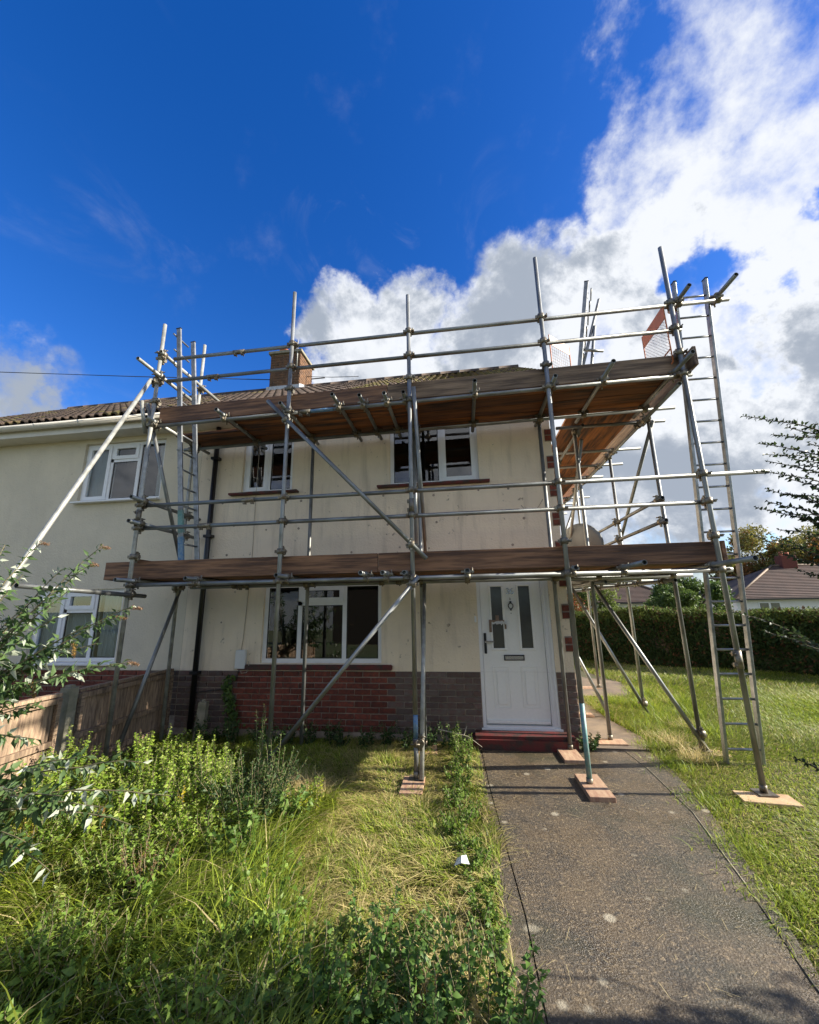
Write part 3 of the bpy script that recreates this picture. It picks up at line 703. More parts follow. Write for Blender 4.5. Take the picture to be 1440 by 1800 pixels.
box('chimney_cap', (-4.78, 8.56, 8.055), (-3.88, 9.46, 8.13), conc_post, ch, .008, rel=Vector(ch.location))
for x, r0, h_ in ((-4.50, .13, .20), (-4.12, .11, .14)):
    bm = bmesh.new(); prof = [(r0, 0), (r0*.9, h_*.8), (r0*1.12, h_*.82), (r0*1.12, h_), (r0*.8, h_), (r0*.75, 0)]
    rings = [[bm.verts.new((math.cos(k*2*math.pi/18)*r, math.sin(k*2*math.pi/18)*r, z)) for k in range(18)] for r, z in prof]
    for a, b_ in zip(rings, rings[1:]):
        for k in range(18): bm.faces.new((a[k], a[(k+1) % 18], b_[(k+1) % 18], b_[k])).smooth = True
    bmesh_obj('chimney_pot', bm, terra, ch, Matrix.Translation(Vector((x, 8.9, 8.131))-Vector(ch.location)))
box('lead_flashing', (-4.78, 8.56, 6.92), (-3.90, 8.61, 7.12), lead, ch, .004, rel=Vector(ch.location))
bm = bmesh.new(); v = [bm.verts.new(p) for p in ((-3.922, 8.60, 6.92), (-3.922, 9.35, 7.3), (-3.922, 9.35, 7.5), (-3.922, 8.60, 7.16))]; bm.faces.new(v)
v = [bm.verts.new(p) for p in ((-3.76, 8.55, 6.99), (-3.76, 9.0, 7.31), (-3.923, 9.0, 7.34), (-3.923, 8.55, 7.03))]; bm.faces.new(v)
bmesh.ops.translate(bm, verts=bm.verts, vec=-Vector(ch.location)); bmesh_obj('lead_flashing', bm, lead, ch)
tube('aerial_bracket', Vector((-3.93, 9.38, 7.75))-Vector(ch.location), Vector((-3.55, 9.38, 7.75))-Vector(ch.location), cablem, ch, .015, False, 8)
tube('aerial_bracket', Vector((-3.93, 9.38, 7.45))-Vector(ch.location), Vector((-3.55, 9.38, 7.45))-Vector(ch.location), cablem, ch, .015, False, 8)
tube('aerial_pole', Vector((-4.0, 8.58, 7.6))-Vector(ch.location), Vector((-4.0, 8.58, 8.4))-Vector(ch.location), galv_w, ch, .014, False, 8)

# ------------------------------------------------------------------ neighbour's house
H2 = thing('terraced_house', 'greyer cream rendered neighbouring house at the left edge with white gutter', 'house', 'two joined houses')
NU, NL = (-6.34, -4.83, 3.44, 4.47), (-6.77, -5.22, .95, 2.02)
wall_with_holes('wall', -13, PX-.002, .84, 4.60, [NU, NL], FY, render_n, H2)
pl2 = wall_with_holes('plinth', -13, PX-.002, -.02, .84, [], FY+.008, mortar, H2)
brickwork(-8.2, PX-.005, .24, .84, FY+.004, pl2, lambda x, z: x < -4.7)
roof(H2, -10.9, PX-.004, lambda x, j: random.random() < .15)
eaves(H2, -13, PX-.001)
bm = bmesh.new(); v = [bm.verts.new(p) for p in ((-13, 5.2, 4.73), (-10.9, 5.2, 4.73), (-10.9, 9.0, 7.25), (-13, 9.0, 7.25))]; bm.faces.new(v)
v = [bm.verts.new(p) for p in ((-13, 12.4, 0), (PX, 12.4, 0), (PX, 12.4, 4.7), (-13, 12.4, 4.7))]; bm.faces.new(v)
bmesh_obj('far_roof_slope', bm, tile_m, H2)
sp3 = [(0, .33, 0, 1, 1), (.33, .67, 0, .70, 0), (.33, .67, .70, 1, 1), (.67, 1, 0, 1, 0)]
window('window', *NU, FY+.05, H2, sp3, curtain=[(.0, .22, 0, 1), (.86, 1, 0, 1)], sillm=upvc, sill=(.03, .03, .03))
window('window', *NL, FY+.05, H2, sp3, curtain=[(.0, .36, 0, 1), (.36, .66, 0, .72), (.70, 1, 0, 1)], sillm=upvc, sill=(.03, .03, .04))
for (a, b_, c0, c1) in ((NU[0]-.3, NU[1]+.3, 2.6, 4.55), (NL[0]-.3, NL[1]+.3, 0, 2.2)):
    bm = bmesh.new(); add_box(bm, (a, FY+.32, c0), (b_, FY+3.0, c1)); fs = [f_ for f_ in bm.faces if f_.calc_center_median().y < FY+.4]
    bmesh.ops.delete(bm, geom=fs, context='FACES'); bmesh_obj('room', bm, dark, H2)

# ------------------------------------------------------------------ scaffold
SC = thing('scaffold', 'tube and board scaffold of two lifts wrapping the front and side of the house', 'scaffold')
def P(x, y, z): return Vector((x, y, z))
YO, YI, YL, YLI = 4.38, 5.30, 4.431, 5.249
U = lambda x: 4.12+.012*(x+.5)
Lw = 1.99
# coupler: band round a tube along local Z and one round a tube along local X offset by .05 in Y
bm = bmesh.new()
add_cyl(bm, Matrix.Identity(4), .055, .034, 12, z0=-.0275)
add_cyl(bm, Matrix.Translation((-.0275, .0515, 0)) @ Matrix.Rotation(R(90), 4, 'Y'), .055, .034, 12)
add_box(bm, (-.022, .01, -.022), (.022, .045, .022))
for (a, b_) in (((.034, -.012, -.011), (.062, .012, .011)), ((-.056, -.012, -.014), (-.034, .012, .014)), ((-.013, .04, .034), (.013, .062, .060)), ((-.013, .04, -.058), (.013, .062, -.034))): add_box(bm, a, b_)
add_cyl(bm, Matrix.Translation((.048, 0, 0)) @ Matrix.Rotation(R(90), 4, 'X'), .09, .007, 6, z0=-.045)
add_cyl(bm, Matrix.Translation((0, .0515, .046)) @ Matrix.Rotation(R(90), 4, 'X'), .09, .007, 6, z0=-.045)
CPM = bpy.data.meshes.new('coupler'); bm.to_mesh(CPM); bm.free(); CPM.materials.append(coup)
def coupler(p, za, xa, off):
    """p on tube A (axis za); tube B has axis xa and lies towards off"""
    z = Vector(za).normalized(); y = Vector(off); y = (y-z*y.dot(z)).normalized(); x = y.cross(z)
    mm = Matrix((x, y, z)).transposed().to_4x4(); mm.translation = p
    o = bpy.data.objects.new('coupler', CPM); C.objects.link(o); o.parent = SC; o.matrix_local = mm @ Matrix.Diagonal((1.18, 1.0, 1.18, 1))
bm = bmesh.new(); add_cyl(bm, Matrix.Identity(4), .16, .031, 14, z0=-.08); add_box(bm, (-.05, -.012, -.07), (-.028, .012, -.03)); add_box(bm, (-.05, -.012, .03), (-.028, .012, .07)); add_cyl(bm, Matrix.Translation((-.04, 0, -.05)) @ Matrix.Rotation(R(90), 4, 'X'), .08, .007, 6, z0=-.04); add_cyl(bm, Matrix.Translation((-.04, 0, .05)) @ Matrix.Rotation(R(90), 4, 'X'), .08, .007, 6, z0=-.04)
SLV = bpy.data.meshes.new('sleeve_coupler'); bm.to_mesh(SLV); bm.free(); SLV.materials.append(coup)
def sleeve(p, ax, roll=0):
    o = bpy.data.objects.new('sleeve_coupler', SLV); C.objects.link(o); o.parent = SC; o.matrix_local = frame_z(Vector(p), Vector(p)+Vector(ax), roll)
def T(name, a, b_, m_=None): return tube(name, a, b_, m_, SC)
PT = .04
std_front = [(-4.03, 0, 5.60), (-2.125, 0, 5.86), (-.58, PT, 5.60), (1.04, PT, 5.92), (2.495, PT, 5.84)]
for x, z0, z1 in std_front:
    if abs(x-1.04) < .01:
        T('standard', P(x, YO, .75), P(x, YO, z1)); t_ = T('standard', P(x, YO, z0), P(x, YO, .749), teal); t_['label'] = 'foot of standard painted teal'
    elif abs(x+.58) < .01:
        T('standard', P(x, YO, .62), P(x, YO, z1)); T('standard', P(x, YO, .4), P(x, YO, .619), blue); T('standard', P(x, YO, z0), P(x, YO, .399))
    elif x < -4: T('standard', P(x, YO, z0), P(x, YO, z1), galv_w)
    else: T('standard', P(x, YO, z0), P(x, YO, z1))
    for z in (Lw, 2.69, 2.985, U(x), 4.735, 5.07): coupler(P(x, YO, z), (0, 0, 1), (1, 0, 0), (0, 1, 0))
    for z in (2.33, 4.42): coupler(P(x, YO, z), (0, 0, 1), (1, 0, 0), (0, 1, 0))
sleeve((-.58, YO, 2.80), (0, 0, 1)); sleeve((-4.03, YO, 2.84), (0, 0, 1)); sleeve((2.495, YO, 1.15), (0, 0, 1))
for x, z0, z1 in [(-4.09, 0, 5.93), (-2.15, 0, 4.16), (-.59, PT, 4.5), (1.085, PT, 4.16)]:
    T('standard', P(x, YI, z0), P(x, YI, z1), galv_w if z1 > 5 else None)
    for z in (Lw, U(x)): coupler(P(x, YI, z), (0, 0, 1), (1, 0, 0), (0, -1, 0))
# side standards
SO = [(2.555, 5.46, 4.16), (2.52, 6.90, 4.2), (2.50, 9.0, 6.0), (2.50, 11.4, 6.2)]
SI = [(1.65, 5.71, 4.2), (1.65, 6.88, 4.16), (1.65, 9.1, 4.16), (1.65, 11.4, 4.16)]
for x, y, z1 in SO+SI:
    T('standard', P(x, y, .04), P(x, y, z1))
    for z in ((Lw+.05, U(x)-.05) if x < 2 else (Lw+.05, U(x)-.05, 2.69, 2.97)): coupler(P(x, y, z), (0, 0, 1), (0, 1, 0), (-1 if x > 2 else 1, 0, 0))
# ledgers and guard rails along the front
T('ledger', P(-4.15, YL, U(-4.15)), P(-1.93, YL, U(-1.93))); T('ledger', P(-1.93, YL, U(-1.93)), P(-1.55, YL, U(-1.55)), blue); T('ledger', P(-1.55, YL, U(-1.55)), P(2.60, YL, U(2.6)))
T('ledger', P(-4.2, YLI, U(-4.2)), P(2.80, YLI, U(2.8)))
T('ledger', P(-4.10, YL, Lw), P(2.62, YL, Lw)); T('ledger', P(-3.85, YLI, Lw), P(2.66, YLI, Lw))
for z, x0, x1 in ((5.07, -3.86, 3.14), (4.735, -3.92, 2.58), (2.985, -3.98, 3.14), (2.69, -4.08, 2.53)):
    T('guard_rail', P(x0, YL, z), P(x1, YL, z))
for p in ((-2.9, YL, 5.07), (-3.25, YL, 4.735), (-1.93, YL, U(-1.93)), (-2.6, YL, 2.985), (-3.15, YL, 2.69), (-3.2, YL, Lw), (-3.05, YLI, Lw)): sleeve(p, (1, 0, 0), R(90))
# transoms
up_t = [(-4.0, 4.25), (-3.02, 4.24), (-2.17, 4.24), (-1.48, 4.16), (-1.17, 4.24), (-.87, 4.25), (-.64, 4.27), (.2, 4.18), (1.10, 4.25), (1.66, 4.07), (2.43, 4.05)]
for x, y0 in up_t:
    z = U(x)+.050; T('transom', P(x, y0, z), P(x-.01, 5.565, z), galv_w if x < -3.9 else None)
    for y in (YL, YLI): coupler(P(x, y, U(x)), (1, 0, 0), (0, 1, 0), (0, 0, 1))
lo_t = [(-4.0, 4.14), (-3.18, 4.22), (-2.05, 4.15), (-1.11, 4.16), (-.88, 4.20), (-.66, 4.27), (.01, 4.25), (1.10, 4.28), (1.60, 3.90), (2.44, 3.79)]
for x, y0 in lo_t:
    z = Lw+.050; T('transom', P(x, y0, z), P(x, 5.55, z))
    for y in (YL, YLI): coupler(P(x, y, Lw), (1, 0, 0), (0, 1, 0), (0, 0, 1))
# side ledgers, rails and transoms
zs_u, zs_l = U(2)-.052, Lw+.0
for x in (2.50, 1.70):
    T('ledger', P(x, 4.5 if x > 2 else 5.45, zs_u-.0), P(x, 12.6, zs_u)); T('ledger', P(x, 5.32, zs_l-.05), P(x, 12.6, zs_l-.05))
for z in (2.97, 2.68): T('guard_rail', P(2.50, 5.30, z), P(2.50, 12.4, z))
for y, xe in ((5.62, 2.84), (6.67, 2.93), (7.43, 2.92), (8.15, 2.80), (8.35, 2.8), (9.8, 3.0), (10.4, 2.8), (11.6, 2.9)):
    T('transom', P(1.38, y, zs_u+.05), P(xe, y, zs_u+.05)); coupler(P(2.50, y, zs_u), (0, 1, 0), (1, 0, 0), (0, 0, 1))
for y, xe in ((5.62, 2.70), (6.4, 2.7), (7.2, 2.7), (8.1, 2.75), (9.2, 2.7), (10.2, 2.7)):
    T('transom', P(1.38, y, zs_l-.0), P(xe, y, zs_l-.0)); coupler(P(2.50, y, zs_l-.05), (0, 1, 0), (1, 0, 0), (0, 0, 1))
# end rails at the left, running back to the wall
for z, y0, y1 in ((3.035, 4.17, 5.54), (2.74, 4.18, 5.56), (4.79, 3.97, 5.45), (5.12, 4.31, 5.95)):
    T('guard_rail', P(-3.975, y0, z), P(-4.035, y1, z), galv_w if z > 4 else None)
    coupler(P(-4.03, YO, z), (0, 0, 1), (0, 1, 0), (1, 0, 0)); coupler(P(-4.09, YI, z), (0, 0, 1), (0, 1, 0), (1, 0, 0))
# braces
def brace(a, b_, m_=None):
    T('brace', a, b_, m_)
brace(P(-2.38, 4.325, 4.24), P(-.42, 4.325, 2.185)); coupler(P(-2.125, YO, 3.97), (0, 0, 1), (1, 0, -1), (0, -1, 0)); coupler(P(-.58, YO, 2.35), (0, 0, 1), (1, 0, -1), (0, -1, 0))
brace(P(-.51, 4.325, 2.0), P(-2.16, 4.325, .10)); coupler(P(-.58, YO, 1.92), (0, 0, 1), (1, 0, 1), (0, -1, 0))
brace(P(-4.09, 5.36, 1.99), P(-3.96, 4.42, .08)); brace(P(-.545, 5.25, 1.97), P(-.525, 4.33, .05), galv_w); coupler(P(-.58, YO, .36), (0, 0, 1), (0, 1, 0), (1, 0, 0))
brace(P(-4.07, 4.31, 4.36), P(-3.93, 5.2, 2.1)); brace(P(-.52, 4.30, 4.24), P(-.50, 5.22, 2.1)); T('standard', P(-.64, 5.25, 2.1), P(-.64, 5.25, 4.1))
T('brace', P(-4.12, 4.27, 4.38), P(-4.14, 4.42, 3.98), galv_w)
brace(P(-4.08, 4.33, 4.72), P(-3.98, 2.15, -.05), galv_w); coupler(P(-4.03, YO, 4.70), (0, 0, 1), (0, 1, 0), (-1, 0, 0))
T('brace', P(-4.0, 3.12, 1.93), P(-3.985, 4.60, 1.86), galv); coupler(P(-4.03, YO, 1.88), (0, 0, 1), (0, 1, 0), (1, 0, 0))
brace(P(1.66, 5.78, 1.97), P(2.58, 5.40, .06)); coupler(P(2.555, 5.46, .22), (0, 0, 1), (0, 1, 0), (0, -1, 0))
brace(P(1.66, 6.93, 1.97), P(2.56, 6.84, .06)); coupler(P(2.52, 6.90, .22), (0, 0, 1), (0, 1, 0), (0, -1, 0))
brace(P(1.50, 7.6, 1.55), P(1.95, 6.75, .12))
brace(P(2.58, 5.40, 4.06), P(2.58, 7.75, 2.15)); brace(P(1.75, 5.75, 4.0), P(1.78, 7.6, 2.2)); brace(P(2.50, 9.1, 3.9), P(1.72, 9.1, 2.1))
# stub tubes that tie the ladder head
T('guard_rail', P(3.05, 4.12, 5.13), P(3.02, 4.62, 5.12)); T('guard_rail', P(2.62, 4.2, 5.13), P(2.60, 4.62, 5.12)); coupler(P(3.02, YL, 5.07), (1, 0, 0), (0, 1, 0), (0, 0, 1)); coupler(P(2.60, YL, 5.07), (1, 0, 0), (0, 1, 0), (0, 0, 1))
# rear uprights over the side
T('standard', P(2.0, 6.3, 4.3), P(2.35, 6.3, 6.25)); T('brace', P(1.75, 6.25, 4.5), P(2.50, 6.35, 6.80)); T('guard_rail', P(2.10, 6.2, 5.75), P(2.42, 6.28, 5.75)); T('standard', P(2.44, 5.35, 4.2), P(2.28, 5.35, 4.92)); T('brace', P(2.05, 5.3, 4.3), P(2.26, 5.0, 4.68), galv)
# deck boards
def deck(zc, hatch):
    for k in range(4):
        y = 4.575+.232*k; s = -3.12 if (hatch and k < 2) else (-4.12 if hatch else -4.48+.05*(k % 2))
        cuts = [s, -.86+.3*(k % 2), 2.44+.02*k] if hatch else [s, -.99-.2*(k % 2), 2.50]
        for a, b_ in zip(cuts, cuts[1:]):
            f_ = (U((a+b_)/2)-U(0)) if hatch else 0
            beam('deck_board', P(a+.004, y, zc+(U(a)-U(0) if hatch else 0)), P(b_-.004, y, zc+(U(b_)-U(0) if hatch else 0)), .225, .038, board_u, SC)
    for k in range(4):
        x = 1.615+.232*k
        for a, b_ in ((5.405, 8.6), (8.6, 12.5)): beam('deck_board', P(x, a+.004, zc+(.02 if hatch else .0)), P(x, b_-.004, zc+(.02 if hatch else .0)), .225, .038, board_u, SC)
deck(U(0)+.050+.0242+.020, True); deck(Lw+.050+.0242+.020, False)
zu, zl = U(0)+.055, Lw+.075
for a, b_, m_ in ((-4.0, -.87, board_d), (-.862, 1.08, board_g), (1.084, 2.62, board_g)):
    beam('toe_board', P(a, 4.478, zu+U(a)-U(0)+.112), P(b_, 4.478, zu+U(b_)-U(0)+.112), .038, .225, m_, SC)
for a, b_, m_ in ((-4.47, -.99, board_d), (-.982, 1.06, board_d), (1.066, 2.55, board_d)):
    beam('toe_board', P(a, 4.478, zl+.108), P(b_, 4.478, zl+.108), .038, .217, m_, SC)
beam('toe_board', P(2.60, 4.30, zu+.135), P(2.60, 8.3, zu+.135), .038, .225, board_g, SC); beam('toe_board', P(2.58, 4.42, zl+.108), P(2.58, 8.3, zl+.108), .038, .217, board_d, SC)
beam('toe_board', P(2.60, 8.31, zu+.135), P(2.60, 12.4, zu+.135), .038, .225, board_d, SC); beam('toe_board', P(2.58, 8.31, zl+.108), P(2.58, 12.4, zl+.108), .038, .217, board_d, SC)
beam('toe_board', P(-4.12, 4.51, zl+.16), P(-4.0, 5.38, zl+.13), .038, .20, board_d, SC)
beam('deck_board', P(-4.57, 4.62, Lw+.10), P(-3.2, 5.22, Lw+.155), .225, .038, board_u, SC, up=Vector((0, 0, 1)))
# base plates
for x, y in [(q[0], YO) for q in std_front[2:]]+[(-.59, YI), (1.085, YI)]+[(q[0], q[1]) for q in SO+SI]:
    bm = bmesh.new(); add_box(bm, (-.075, -.075, 0), (.075, .075, .006)); add_cyl(bm, Matrix.Identity(4), .06, .030, 12, z0=.006); bmesh_obj('base_plate', bm, coup, SC, Matrix.Translation((x, y, .0405)))
# sole boards
def soleb(cx, cy, lx, ly, rot, label, m_=sole, h=.038):
    bm = bmesh.new(); add_box(bm, (-lx/2, -ly/2, 0), (lx/2, ly/2, h)); bmesh.ops.bevel(bm, geom=list(bm.edges), offset=.003, segments=1, affect='EDGES')
    z = .024 if (0 < cx < 1.7) else .012
    o = bmesh_obj('sole_board', bm, m_, None, Matrix.Translation((cx, cy, z-.022)) @ Matrix.Rotation(rot, 4, 'Z')); tag(o, label, 'wooden board', 'sole boards under the scaffold feet')
soleb(1.065, 4.35, .215, .49, .02, 'orange-brown sole board in the middle of the wet path under the teal-footed standard', h=.06)
soleb(1.045, 5.16, .21, .39, .03, 'short sole board against the red doorstep on the path', h=.055)
soleb(-.60, 4.24, .21, .37, .02, 'reddish sole board on the front lawn under two tube ends', h=.055)
soleb(-.55, 5.2, .22, .34, .1, 'sole board half hidden in plants below the house wall', h=.05)
soleb(1.62, 5.64, .36, .2, .03, 'sole board on the brown side path at the corner of the house', h=.05)
soleb(2.46, 4.30, .42, .21, -.12, 'pale sole board on the right lawn at the foot of the rightmost standard', pale_sole, h=.045)
soleb(2.52, 5.43, .52, .2, -.15, 'pale sole board in the grass behind the ladder foot', pale_sole, h=.045)
soleb(2.42, 6.80, .46, .2, .05, 'weathered sole board in the long grass, second row back along the side', h=.045)
soleb(2.36, 9.0, .44, .2, .05, 'farthest sole board lying on the side path behind the house corner', h=.05)
soleb(1.66, 6.88, .24, .2, .0, 'sole board close to the side wall on the brown path', h=.05)

# ------------------------------------------------------------------ ladders
def ladder(label, foot, head, side, width, m_=alu, rung=.255, tint=None, n_skip=0):
    foot, head, side = Vector(foot), Vector(head), Vector(side).normalized()
    t_ = thing('ladder', label, 'ladder', 'aluminium ladders', foot)
    up_ = (head-foot).normalized(); ln = (head-foot).length
    dep = up_.cross(side).normalized()
    for s in (0, 1):
        a = foot+side*width*s; bm = bmesh.new(); add_box(bm, (-.014, -.033, 0), (.014, .033, ln)); bmesh.ops.bevel(bm, geom=list(bm.edges), offset=.004, segments=1, affect='EDGES')
        mm = Matrix((side, dep, up_)).transposed().to_4x4(); mm.translation = a-foot
        o = bmesh_obj('stile', bm, m_, t_, mm)
        bm = bmesh.new(); add_box(bm, (-.017, -.036, ln), (.017, .036, ln+.012)); bmesh_obj('end_cap', bm, blackp, o)
        if tint and s == 0:
            bm = bmesh.new(); add_box(bm, (-.0155, -.0345, .05), (.0155, .0345, .5)); bmesh_obj('paint_mark', bm, blue, o)
            bm = bmesh.new(); add_box(bm, (-.0155, -.0345, .55), (.0155, .0345, .85)); bmesh_obj('paint_mark', bm, teal, o)
    k = .16
    while k < ln-.05:
        a = foot+up_*k; tube('rung', a-foot, a+side*width-foot, m_, t_, .0125, False, 10); k += rung
    return t_
ladder('long aluminium ladder at the right end, standing on grass and rising past both lifts', (2.62, 5.14, 0), (2.655, 4.50, 5.42), (1, 0, 0), .345)
ladder('shorter aluminium ladder between the lifts at the left end with blue paint on its foot', (-3.52, 4.60, 2.10), (-4.0, 4.50, 5.64), (0, 1, -.0), .31, tint=True)
ladder('ladder rising above the upper deck on the right, seen edge-on against cloud', (1.78, 6.15, 4.28), (2.36, 6.22, 6.98), (.25, .97, 0), .30)

# ------------------------------------------------------------------ brick guards
def guard(label, a, b_, h, band=.17, tilt=0.0, pitch=.045, diamond=True):
    a, b_ = Vector(a), Vector(b_); x = (b_-a); w = x.length; x.normalize(); z = Vector((0, 0, 1)); y = z.cross(x)
    t_ = thing('brick_guard', label, 'brick guard', 'brick guards on the upper lift', a)
    t_.matrix_world = Matrix.Translation(a) @ Matrix((x, y, z)).transposed().to_4x4()
    box('top_band', (0, -.004, h-band), (w, .004, h), orange, t_)
    bm = bmesh.new()
    for (p0, p1) in (((0, 0, 0), (0, 0, h)), ((w, 0, 0), (w, 0, h)), ((0, 0, .0), (w, 0, .0)), ((0, 0, .17), (w, 0, .17))):
        add_cyl(bm, frame_z(Vector(p0), Vector(p1)), (Vector(p1)-Vector(p0)).length, .008, 8)
    bmesh_obj('frame', bm, orange, t_)
    bm = bmesh.new(); h2 = h-band
    def wire(p0, p1): add_cyl(bm, frame_z(p0, p1), (p1-p0).length, .0018, 4)
    if diamond:
        n = int((w+h2)/pitch)
        for k in range(1, n):
            s = k*pitch
            for fl in (0, 1):
                x0 = max(0, s-h2); x1 = min(w, s); p0 = Vector((x0, 0, s-x0)); p1 = Vector((x1, 0, s-x1))
                if fl: p0.x, p1.x = w-p0.x, w-p1.x
                if (p0-p1).length > .01: wire(p0, p1)
    else:
        for k in range(1, int(w/pitch)): wire(Vector((k*pitch, 0, .17)), Vector((k*pitch, 0, h2)))
        for k in range(1, int((h2-.17)/pitch)): wire(Vector((0, 0, .17+k*pitch)), Vector((w, 0, .17+k*pitch)))
    bmesh_obj('mesh_wire', bm, wirem, t_)
guard('mesh brick guard with brown-orange top band hung at the right end of the upper lift', (2.43, 5.0, 4.33), (2.43, 4.42, 4.33), .74)
guard('bright orange topped mesh brick guard standing over the corner of the house roof', (1.23, 4.86, 4.42), (1.55, 5.16, 4.42), .73, band=.14, diamond=False)

# ------------------------------------------------------------------ satellite dish
ds = thing('satellite_dish', 'grey satellite dish on the side wall just above the lower deck', 'satellite dish', loc=(1.30, 7.0, 2.62))
bm = bmesh.new(); rings = []
for q in range(7):
    r = .33*q/6; rings.append([bm.verts.new((r*math.cos(k*math.pi/16), r*1.08*math.sin(k*math.pi/16), .55*r*r)) for k in range(32)] if q else [bm.verts.new((0, 0, 0))])
for k in range(32): bm.faces.new((rings[0][0], rings[1][k], rings[1][(k+1) % 32]))
for q in range(1, 6):
    for k in range(32): bm.faces.new((rings[q][k], rings[q+1][k], rings[q+1][(k+1) % 32], rings[q][(k+1) % 32]))
dn = Vector((.45, .85, .35)).normalized()
o = bmesh_obj('dish', bm, dishm, ds, frame_z(Vector((.62, -.05, .0)), Vector((.62, -.05, .0))+dn), smooth=True); md = o.modifiers.new('s', 'SOLIDIFY'); md.thickness = .006
tube('mount_arm', (0, 0, -.1), (.60, -.02, -.12), blackp, ds, .018, False, 10); tube('mount_arm', (.60, -.02, -.14), (.62, -.03, .05), blackp, ds, .018, False, 10)
box('receiver', (.66, .33, .02), (.74, .42, .08), blackp, ds, .005); tube('feed_arm', (.60, 0, -.2), (.70, .36, .04), blackp, ds, .01, False, 8); box('wall_plate', (-.008, -.09, -.2), (.01, .09, 0), blackp, ds)

# small cable box and cable on the front wall
cb = thing('cable_box', 'small white cable box fixed on the wall left of the ground floor window', 'cable box', loc=(-3.2, FY-.06, .87))
box('cover', (-.075, -.0, 0), (.075, .058, .25), greybox, cb, .008)
pipe_curve('cable', [(.0, .03, 0), (.02, .03, -.06), (.10, .03, -.05), (.13, .02, .04), (.12, .03, .10)], .005, cablew, cb, 6)
pipe_curve('cable', [(-.02, .045, .0), (-.05, .045, -.12), (-.2, .04, -.27), (-.45, .035, -.29), (-.62, .0, -.31)], .006, cablem, cb, 6)
oc = pipe_curve('overhead_cable', [(-40, 9.0, 12.2), (-30, 9, 10.75), (-20, 9.0, 9.45), (-13.64, 9.0, 8.75), (-9, 9, 8.12), (-4.75, 9.0, 7.58)], .011, cablem, None, 6); tag(oc, 'thin overhead cable running from the left edge of the sky to the chimney', 'cable')
oc = pipe_curve('overhead_cable', [(-3.92, 9.05, 7.62), (-3.2, 9.0, 7.50), (-2.5, 9.0, 7.45)], .008, cablem, None, 6); tag(oc, 'short thin cable running right from the chimney above the ridge', 'cable')

# ------------------------------------------------------------------ fence on the left
FX = -4.25
fe = thing('wooden_fence', 'low brown closeboard fence between the two front gardens with a concrete post', 'fence')
def fpanel(y0, y1):
    n = int((y1-y0)/.105)
    for k in range(n):
        ya = y0+(y1-y0)*k/n; yb = y0+(y1-y0)*(k+1)/n+.012; h = .83+random.uniform(-.008, .008)
        bm = bmesh.new(); e = .010
        v = [(FX-.006, ya, .03), (FX+.002, ya, .03), (FX+.016, yb, .03), (FX+.006, yb, .03)]
        lo = [bm.verts.new(p) for p in v]; hi = [bm.verts.new((p[0], p[1], h)) for p in v]
        bm.faces.new(lo[::-1]); bm.faces.new(hi)
        for i in range(4): bm.faces.new((lo[i], lo[(i+1) % 4], hi[(i+1) % 4], hi[i]))
        bmesh_obj('board', bm, fence_w, fe)
    beam('rail', (FX+.036, y0, .40), (FX+.036, y1, .40), .04, .055, fence_w, fe); beam('rail', (FX+.036, y0, .12), (FX+.036, y1, .12), .04, .055, fence_w, fe)
    beam('top_rail', (FX+.012, y0, .855), (FX+.012, y1, .855), .07, .035, fence_w, fe); beam('rail', (FX+.036, y0, .80), (FX+.036, y1, .80), .04, .055, fence_w, fe)
    for yy in (y0+.03, y1-.03): beam('batten', (FX+.040, yy, .03), (FX+.040, yy, .83), .045, .04, fence_w, fe, up=Vector((0, 1, 0)))
fpanel(4.13, 5.56); fpanel(2.2, 3.93); fpanel(.3, 2.05)
for y in (4.03, 2.12):
    bm = bmesh.new(); add_box(bm, (FX-.05, y-.05, -.02), (FX+.07, y+.05, .93)); bmesh.ops.bevel(bm, geom=[e for e in bm.edges if e.verts[0].co.z > .9 and e.verts[1].co.z > .9], offset=.025, segments=2, affect='EDGES'); bmesh_obj('post', bm, conc_post, fe)
bm = bmesh.new(); add_box(bm, (-.065, -.05, -.02), (.065, .05, .50)); v = [x for x in bm.verts if x.co.z > .4]
for x in v: x.co.x *= .75
bmesh.ops.bevel(bm, geom=[e for e in bm.edges if e.verts[0].co.z > .4 and e.verts[1].co.z > .4], offset=.03, segments=2, affect='EDGES')
tag(bmesh_obj('stump_post', bm, conc_post, None, Matrix.Translation((-3.63, 5.42, 0)) @ Euler((0, .05, .2)).to_matrix().to_4x4()), 'short mossy old post leaning by the black downpipe', 'post')

# ------------------------------------------------------------------ vegetation
G1, G2, G3, GS = np.array([.12, .20, .018]), np.array([.38, .44, .05]), np.array([.07, .13, .02]), np.array([.68, .56, .27])
def colmix(n, a, b_, p=None):
    t_ = (RNG.random(n) if p is None else p)[:, None]; return a*(1-t_)+b_*t_
def on_path(x, y):
    rgtx = np.interp(y, [-1.5, 1.6, 2.45, 3.14, 4.1, 4.9, 5.42, 5.81, 6.72, 7.95, 8.3, 9.7, 14], [1.38, 1.37, 1.44, 1.63, 1.84, 1.93, 1.96, 2.09, 1.93, 1.92, 2.9, 3.1, 2.2])
    lft = np.interp(y, [1.5, 2.71, 4.2, 5.44, 5.45, 14], [.20, .21, .08, .05, 1.3, 1.3])
    w = vnoise(x, y, 9, 5)*.035
    a = (x > lft+w) & (x < rgtx-w)
    a &= ~((y > 8.0+w) & (y < 8.22+w)); return a
def inhouse(x, y): return (y > 5.62) & (x < 1.31)
def field(x0, x1, y0, y1, n):
    x = RNG.uniform(x0, x1, n); y = RNG.uniform(y0, y1, n); return x, y
def mk(x, y, h, lean, az, w, col, seg=2, z0=0.0):
    return blades(np.stack([x, y, np.full(len(x), z0)], 1), h, lean, az, w, col, seg=seg)
parts = []
